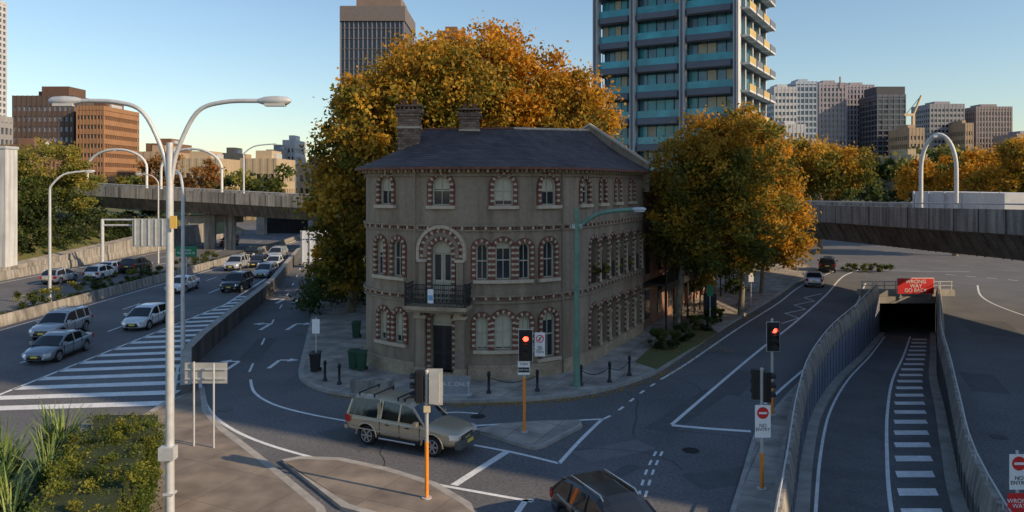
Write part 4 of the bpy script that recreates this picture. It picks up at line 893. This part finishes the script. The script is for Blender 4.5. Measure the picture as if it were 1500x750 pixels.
    for wx in st['wx']:
        for sd in(-1,1):
            R=st['wr']; y1=sd*(W-.02); y0=sd*(W-.23)
            b.tube([(wx,y0,R),(wx,y0+sd*.02,R),(wx,y1-sd*.03,R),(wx,y1,R)],[R*.9,R,R,R*.9],rubber,24)
            b.tube([(wx,y1-sd*.02,R),(wx,y1+sd*.004,R)],[R*.66,R*.64],black,20); b.tube([(wx,y1,R),(wx,y1+sd*.018,R)],[R*.14,R*.12],rim,12)
            for q in range(6):
                t=q*math.pi/3; b.obox((wx+R*.36*math.cos(t),y1+sd*.008,R+R*.36*math.sin(t)),Vector((math.cos(t),0,math.sin(t)))*R*.28,Vector((0,.008,0)),Vector((-math.sin(t),0,math.cos(t)))*R*.085,rim)
            b.tube([(wx+R*.65*math.cos(t),y1+sd*.006,R+R*.65*math.sin(t)) for t in np.linspace(0,2*math.pi,19)],R*.045,rim,5)
    fit=b.build('cabin_and_fittings',e)
    CACHE[key]=[('body',body.data),('cabin_and_fittings',fit.data)]
    return e
silver=carpaint('silver',(.45,.47,.50)); whitep=carpaint('white',(.74,.75,.77)); blackp=carpaint('black',(.02,.022,.028)); gold=carpaint('gold',(.48,.40,.29)); sgrey=carpaint('grey',(.25,.29,.33)); redc=carpaint('red',(.3,.03,.03))
car('pickup_truck','ute',-3.85,28.9,.90,-.44,gold)
car('station_wagon','wagon',2.85,20.6,.42,-.91,blackp)
for nm,st,u,v,p in(('suv_car','suv',90,492,silver),('sedan_car','sedan',86,522,sgrey),('hatchback_car','hatch',214,478,whitep),('sedan_car','sedan',268,426,whitep),('suv_car','suv',347,425,blackp),
    ('hatchback_car','hatch',390,405,silver),('hatchback_car','hatch',403,392,whitep),('suv_car','suv',347,395,silver),('sedan_car','sedan',380,390,blackp),('suv_car','suv',406,380,silver),('suv_car','suv',336,360,redc),('sedan_car','sedan',372,376,blackp)):
    x,y=P(u,v); car(nm,st,x,y,.02,-1,p)
for nm,st,u,v,p in(('hatchback_car','hatch',88,414,silver),('hatchback_car','hatch',148,408,whitep),('sedan_car','sedan',163,401,whitep),('suv_car','suv',200,398,blackp)):
    x,y=P(u,v); car(nm,st,x,y,.0,1,p)
x,y=P(1192,418); car('sedan_car','sedan',x,y,.35,.93,whitep)
x,y=P(1212,397); car('suv_car','suv',x,y,.4,.92,blackp)
# ------------------------------------------------------------ street lamps
def lum(b,p,dx,dy,L=.75):
    l=math.hypot(dx,dy);dx/=l;dy/=l
    A=Vector((dx,dy,0));B=Vector((-dy,dx,0)); c=Vector(p)+A*L*.5
    b.tube([Vector(p)-A*.05,Vector(p)+A*.12,c,c+A*L*.38,c+A*L*.5],[.05,.10,.12,.10,.04],steel,10); b.obox(c-Vector((0,0,.10)),A*L*.32,B*.1,Vector((0,0,.03)),lampface)
def lamp_double(name,x,y,h,arm,rise,r=.1):
    e=empty(name); b=MBd(); b.tube([(x,y,0),(x,y,.5),(x,y,h)],[r*1.25,r*1.05,r*.75],steel,14); b.tube([(x,y,0),(x,y,.35)],r*1.7,steel,14)
    for sd in(-1,1):
        pts=smoothp([(x+sd*.04,y,h-.9),(x+sd*.18,y,h-.2),(x+sd*arm*.3,y,h+rise*.72),(x+sd*arm*.6,y,h+rise*.97),(x+sd*arm,y,h+rise)],5); b.tube(pts,[r*.5]*len(pts),steel,10)
        lum(b,pts[-1],sd,0)
    b.build('pole_and_arms',e); return e
e=lamp_double('street_lamp',-8.2,18,11.0,2.15,1.0,.105)
b=MBd(); b.box((-8.05,17.85,9.1),(.16,.03,.3),M('yellow_tag',(.7,.45,.1),.5,var=.1)); b.box((-8.2,17.9,3.6),(.36,.26,.3),steel); b.box((-8.2,18,2.6),(.24,.24,.05),steel); b.build('tags',e)
def lamp_single(name,x,y,h,dx,dy,arm,rise,r=.09,m=steel,z0=0):
    e=empty(name); b=MBd(); b.tube([(x,y,z0),(x,y,z0+.5),(x,y,h-.5)],[r*1.3,r*1.1,r*.8],m,12); l=math.hypot(dx,dy); dx/=l;dy/=l
    pts=smoothp([(x,y,h-.6),(x+dx*.12,y+dy*.12,h-.1),(x+dx*arm*.4,y+dy*arm*.4,h+rise*.75),(x+dx*arm,y+dy*arm,h+rise)],5); b.tube(pts,[r*.7]*len(pts),m,10); lum(b,pts[-1],dx,dy); b.build('pole_and_arm',e); return e
x,y=P(268,545); lamp_single('street_lamp',x,y,10.0,-.6,.8,1.6,.7,.11)
x,y=P(73,447); lamp_single('street_lamp',x,y,10.0,1,.3,2.6,1.1,.12)
x,y=P(845,570); e=lamp_single('street_lamp',x,y,8.0,.97,.25,2.9,.75,.15,greenpole,.14)
b=MBd(); b.box((x,y,7.95),(.5,.1,.22),alu); b.box((x,y,8.6),(.2,.2,.5),greenpole); b.tube([(x,y,7),(x,y,8.5)],.11,greenpole,10); b.build('fittings',e)
x=PX(232,95); lamp_single('street_lamp',x,95,10.5,-1,0,2.2,.8,.1)
lamp_single('street_lamp',PX(357,112),112,14.8,1,0,4.2,1.2,.14,z0=8)
lamp_double('street_lamp',PX(42,125),125,13.5,2.2,1.0,.12)
def arch(name,x0,x1,y0,y1,zb,zt,r,m):
    e=empty(name); b=MBd(); pts=[(x0,y0,zb)]; cx,cy=(x0+x1)/2,(y0+y1)/2
    H=(zt-zb)*.42
    for i in range(17):
        t=math.pi-math.pi*i/16; pts.append((cx+(x1-x0)/2*math.cos(t),cy+(y1-y0)/2*math.cos(t),zt-H+H*math.sin(t)))
    pts.append((x1,y1,zb)); b.tube(pts,r,m,10); p=pts[9]; b.box((p[0],p[1],zt-.15),(.9,.3,.16),steel)
    for q in(pts[0],pts[-1]): b.tube([q,(q[0],q[1],q[2]+.3)],r*1.8,steel,10)
    b.build('arch_pole',e)
palep=M('pale_pole_paint',(.62,.62,.6),.5,var=.1,scale=1)
arch('arched_street_lamp',PX(1349,60),PX(1401,58.5),60,58.5,7.2,PZ(198,60),.16,palep)
arch('arched_street_lamp',PX(128,119),PX(215,117),119,117,8.5,PZ(219,118),.2,palep)
arch('arched_street_lamp',PX(236,117),PX(325,115),117,115,7.8,PZ(218,116),.2,palep)
b=MBd(); x=PX(884,75); b.tube([(x,75,0),(x,75,PZ(140,75))],.1,steel,8); b.box((x,75,PZ(140,75)),(1.6,.1,.1),steel); b.build('aerial_mast')
# ------------------------------------------------------------ traffic signals & signs
def head(b,x,y,z,ang,lit=None,board=True):
    ca,sa=math.cos(ang),math.sin(ang); f=Vector((sa,-ca,0)); r=Vector((ca,sa,0)); c=Vector((x,y,z)); up=Vector((0,0,1))
    b.obox(c,r*.16,f*.1,up*.48,black)
    if board: b.obox(c-f*.03,r*.27,f*.012,up*.62,black); b.obox(c-f*.045,r*.285,f*.003,up*.635,white)
    for i,k in enumerate((.3,0,-.3)):
        q=c+up*k+f*.1; m=redlamp if (lit=='red' and i==0) else lensoff
        b.tube([q,q+f*.03],.11,m,16)
        n=9; pts_o=[];pts_i=[]
        for j in range(n):
            t=math.pi*(-.1+1.2*j/(n-1)); pts_o.append(q+r*.125*math.cos(t)+up*.125*math.sin(t)); pts_i.append(q+f*.22+r*.125*math.cos(t)+up*.125*math.sin(t))
        b.add(pts_o+pts_i,[(j,j+1,n+j+1,n+j) for j in range(n-1)],black)
def sigpole(b,x,y,h,zs=.12,lo=1.9):
    b.tube([(x,y,zs),(x,y,lo)],.062,orange,12); b.tube([(x,y,lo),(x,y,h)],.06,alu,12); b.tube([(x,y,zs),(x,y,zs+.03)],.16,steel,12); b.sphere((x,y,h),.07,alu,8)
def signal(name): return empty(name),MBd()
x,y=P(768,637); e,b=signal('traffic_light'); sigpole(b,x,y,4.1,.12,2.3); head(b,x+.05,y-.18,3.6,0,'red'); b.box((x,y-.08,3.6),(.1,.2,.06),steel)
b.box((x+.62,y-.05,3.62),(.42,.02,.95),white); b.box((x+.3,y,3.5),(.6,.05,.05),steel); b.box((x-.02,y-.1,2.7),(.48,.02,.55),white); b.box((x-.02,y-.112,2.62),(.44,.006,.2),black)
b.tube([(x+.62+.14*math.cos(t),y-.07,3.85+.14*math.sin(t)) for t in np.linspace(0,2*math.pi,17)],.018,redp,5); b.obox((x+.62,y-.068,3.85),Vector((.1,0,.1)),(0,.004,0),Vector((-.012,0,.012)),redp); b.box((x+.62,y-.065,3.84),(.04,.006,.14),black)
b.build('signal',e); text('NO\nLEFT\nTURN',.12,(x+.62,y-.067,3.42),(math.pi/2,0,0),black,e); text('ONE WAY',.09,(x-.02,y-.118,2.62),(math.pi/2,0,0),white,e); text('TURN',.12,(x-.02,y-.113,2.85),(math.pi/2,0,0),black,e)
x,y=P(1116,722); e,b=signal('traffic_light'); sigpole(b,x,y,4.0,.13,1.3); head(b,x-.12,y+.1,3.5,math.pi,None,False); head(b,x+.12,y,3.45,math.pi*.6,None,False)
b.box((x,y-.09,2.35),(.5,.02,1.05),white); b.tube([(x,y-.1,2.62),(x,y-.108,2.62)],.19,redp,24); b.box((x,y-.114,2.62),(.26,.008,.06),white)
b.build('signal',e); text('NO\nENTRY',.15,(x,y-.104,2.15),(math.pi/2,0,0),black,e)
x,y=P(1131,612); e,b=signal('traffic_light'); sigpole(b,x,y,4.2,.13,1.6); head(b,x,y-.17,3.5,0,'red'); b.build('signal',e)
x,y=P(625,735); e,b=signal('traffic_light'); sigpole(b,x,y,4.1,.12,1.9); head(b,x-.22,y+.05,3.65,math.pi,None,False); head(b,x-.2,y,3.62,-math.pi*.55,None,False); b.box((x+.25,y-.05,3.6),(.32,.22,.95),alu); b.box((x+.25,y+.08,3.6),(.5,.02,1.15),alu); b.box((x,y,3.3),(.5,.05,.05),steel); b.box((x,y,3.9),(.5,.05,.05),steel); b.box((x+.02,y-.08,2.95),(.2,.12,.2),M('yellow_button_box',(.6,.5,.3),.5,var=.1)); b.build('signal',e)
e=empty('directional_sign'); b=MBd(); x0,y0=P(284,658);x1,y1=P(313,661)
for q in((x0,y0),(x1,y1)): b.tube([(q[0],q[1],.1),(q[0],q[1],3.3)],.04,steel,8)
b.box(((x0+x1)/2,y0+.1,2.85),(1.6,.03,.78),alu); b.box(((x0+x1)/2,y0+.05,3.0),(1.55,.04,.05),steel); b.box(((x0+x1)/2,y0+.05,2.65),(1.55,.04,.05),steel); b.build('sign_panel',e)
e=empty('notice_board'); x,y=P(668,583); b=MBd(); b.box((x,y,.62),(1.35,.05,.85),M('grey_board',(.3,.3,.3),.6,var=.15)); b.box((x-.6,y,.4),(.06,.06,.8),steel); b.box((x+.6,y,.4),(.06,.06,.8),steel); b.box((x,y,.17),(1.5,.5,.05),steel); b.build('board',e); text('A.C. ONLY',.26,(x,y-.04,.65),(math.pi/2,0,0),white,e)
b=MBd(); Y=90
for (u0,u1,v0,v1) in((440,488,338,350),(440,488,352,384)):
    b.box2(PX(u0,Y),PX(u1,Y),Y,Y+.1,PZ(v1,Y),PZ(v0,Y),M('pale_sign',(.62,.63,.65),.6,var=.08))
for i in range(5): b.box((PX(443+i*11,Y),Y-.06,PZ(362,Y)),(.07,.1,PZ(338,Y)-PZ(386,Y)),steel)
for u in(446,482): b.tube([(PX(u,Y),Y+.2,0),(PX(u,Y),Y+.2,PZ(338,Y))],.12,steel,8)
b.build('road_sign_back')
b=MBd(); Y=88; x0,x1=PX(150,Y),PX(246,Y)
for x in(x0,x1): b.tube([(x,Y,0),(x,Y,PZ(321,Y))],.2,steel,10)
for z in(PZ(322,Y),PZ(330,Y)): b.tube([(x0,Y,z),(x1,Y,z)],.12,steel,8)
b.box2(PX(196,Y),PX(246,Y),Y-.35,Y-.25,PZ(361,Y),PZ(320,Y),alu)
for i in range(5): b.box((PX(200+i*10,Y),Y-.4,PZ(340,Y)),(.1,.1,3.1),steel)
b.build('sign_gantry')
e=empty('exit_sign'); b=MBd(); Y=78; x0,x1=PX(257,Y),PX(288,Y); b.box2(x0,x1,Y,Y+.06,PZ(376,Y),PZ(361,Y),greenp); b.tube([((x0+x1)/2,Y+.1,0),((x0+x1)/2,Y+.1,PZ(362,Y))],.07,steel,8); b.build('panel',e); text('Domain\nMacquarie St',.36,((x0+x1)/2,Y-.02,PZ(368.5,Y)),(math.pi/2,0,0),white,e)
x,y=13.66,20.3; e=empty('no_entry_sign'); b=MBd(); b.tube([(x,y,0),(x,y,2.8)],.04,steel,8); b.box((x,y-.06,2.25),(.5,.02,.95),white); b.tube([(x,y-.07,2.48),(x,y-.08,2.48)],.19,redp,24); b.box((x,y-.086,2.48),(.27,.008,.065),white); b.box((x,y-.06,1.4),(.6,.02,.55),redp); b.build('sign_panels',e); text('NO\nENTRY',.15,(x,y-.075,2.02),(math.pi/2,0,0),black,e); text('WRONG\nWAY',.16,(x,y-.075,1.4),(math.pi/2,0,0),white,e)
for u,v,c in((463,545,white),(1040,476,black),(1100,450,white)):
    x,y=P(u,v,.14); b=MBd(); b.tube([(x,y,.1),(x,y,3.0)],.035,steel,8); b.box((x,y-.05,2.55),(.4,.02,.75),c if c!=black else greenp); b.build('street_sign')
x,y=P(1040,470,.14); b=MBd(); b.box((x,y,1.1),(.9,.25,2.0),black); b.box((x,y-.13,1.25),(.7,.02,1.2),glass); b.box((x,y,.15),(1.0,.4,.12),steel); b.build('advertising_panel')
bp=[P(u,v,.14) for u,v in((476,558),(497,563),(716,576),(787,573),(851,565),(893,560),(922,550))]
for x,y in bp:
    b=MBd(); b.tube([(x,y,.12),(x,y,.25),(x,y,.27),(x,y,.95),(x,y,.97),(x,y,1.05)],[.12,.12,.07,.06,.09,.08],iron,12); b.sphere((x,y,1.1),.085,iron,10); b.build('bollard')
b=MBd()
for i in(2,4,5):
    p,q=bp[i],bp[i+1]; b.tube([(p[0]+(q[0]-p[0])*t,p[1]+(q[1]-p[1])*t,.9-.9*t*(1-t)*1.3) for t in np.linspace(0,1,9)],.02,iron,5)
b.build('bollard_chain')
def bin_(u,v,m):
    x,y=P(u,v,.14); b=MBd(); z=.14; k=.8
    vs=[(x-.24*k,y-.28*k,z+.08),(x+.24*k,y-.28*k,z+.08),(x+.24*k,y+.25*k,z+.08),(x-.24*k,y+.25*k,z+.08),(x-.3*k,y-.36*k,z+.95),(x+.3*k,y-.36*k,z+.95),(x+.3*k,y+.34*k,z+.95),(x-.3*k,y+.34*k,z+.95)]
    b.add(vs,[(0,3,2,1),(0,1,5,4),(1,2,6,5),(2,3,7,6),(3,0,4,7),(4,5,6,7)],m); b.obox((x,y,z+1.0),(.27,0,0),(0,.31,.03),(0,0,.03),m)
    for sd in(-1,1): b.tube([(x+sd*.19,y+.23,z+.1),(x+sd*.25,y+.23,z+.1)],.1,rubber,10)
    b.build('wheelie_bin')
gb=M('green_bin',(.02,.07,.04),.5,var=.1)
for u,v in((462,545),(518,541),(530,543),(522,495)): bin_(u,v,gb if u!=462 else black)
b=MBd(); x,y=P(545,578); b.prism([(x-1,y-.25),(x+1,y-.45),(x+1.05,y+.1),(x-.95,y+.3)],.14,.75,wconc); b.build('concrete_block')
b=MBd()
for i in range(30):
    q=Vector((8.9,49.8))+Vector((.451,.892))*i*.35+Vector((.892,-.451))*1.9; b.box((q.x,q.y,.75),(.03,.03,1.2),iron)
p=Vector((8.9,49.8))+Vector((.892,-.451))*1.9; q=p+Vector((.451,.892))*10.3
for z in(.4,1.25): b.tube([(p.x,p.y,z),(q.x,q.y,z)],.025,iron,5)
b.build('iron_fence')
# ------------------------------------------------------------ light, world, camera
AZ=math.radians(-25); EL=math.radians(26)
d=Vector((math.cos(EL)*math.cos(AZ),math.cos(EL)*math.sin(AZ),math.sin(EL)))
sl=bpy.data.lights.new('sun','SUN'); sl.energy=5.0; sl.angle=math.radians(.5); sl.color=(1,.77,.50); so=bpy.data.objects.new('sun',sl); so.rotation_euler=d.to_track_quat('Z','Y').to_euler(); SC.objects.link(so)
w=bpy.data.worlds.new('World'); bpy.context.scene.world=w; w.use_nodes=True; N=w.node_tree.nodes; sky=N.new('ShaderNodeTexSky'); sky.sky_type='NISHITA'; sky.sun_disc=False
sky.sun_elevation=EL; sky.sun_rotation=math.radians(90)-AZ; sky.air_density=1.2; sky.dust_density=.4; sky.ozone_density=3.0; sky.altitude=0
bg=N['Background']; bg.inputs[1].default_value=.15; w.node_tree.links.new(sky.outputs[0],bg.inputs[0])
cam=bpy.data.cameras.new('camera'); co=bpy.data.objects.new('camera',cam); co.location=(0,0,CH); co.rotation_euler=(math.pi/2,0,0); cam.sensor_width=36; cam.lens=F/1500*36; cam.shift_y=-105/1500; cam.clip_end=8000; cam.clip_start=.1
SC.objects.link(co); bpy.context.scene.camera=co
vs_=bpy.context.scene.view_settings; vs_.view_transform='Standard'; vs_.look='None'; vs_.exposure=0; vs_.gamma=1
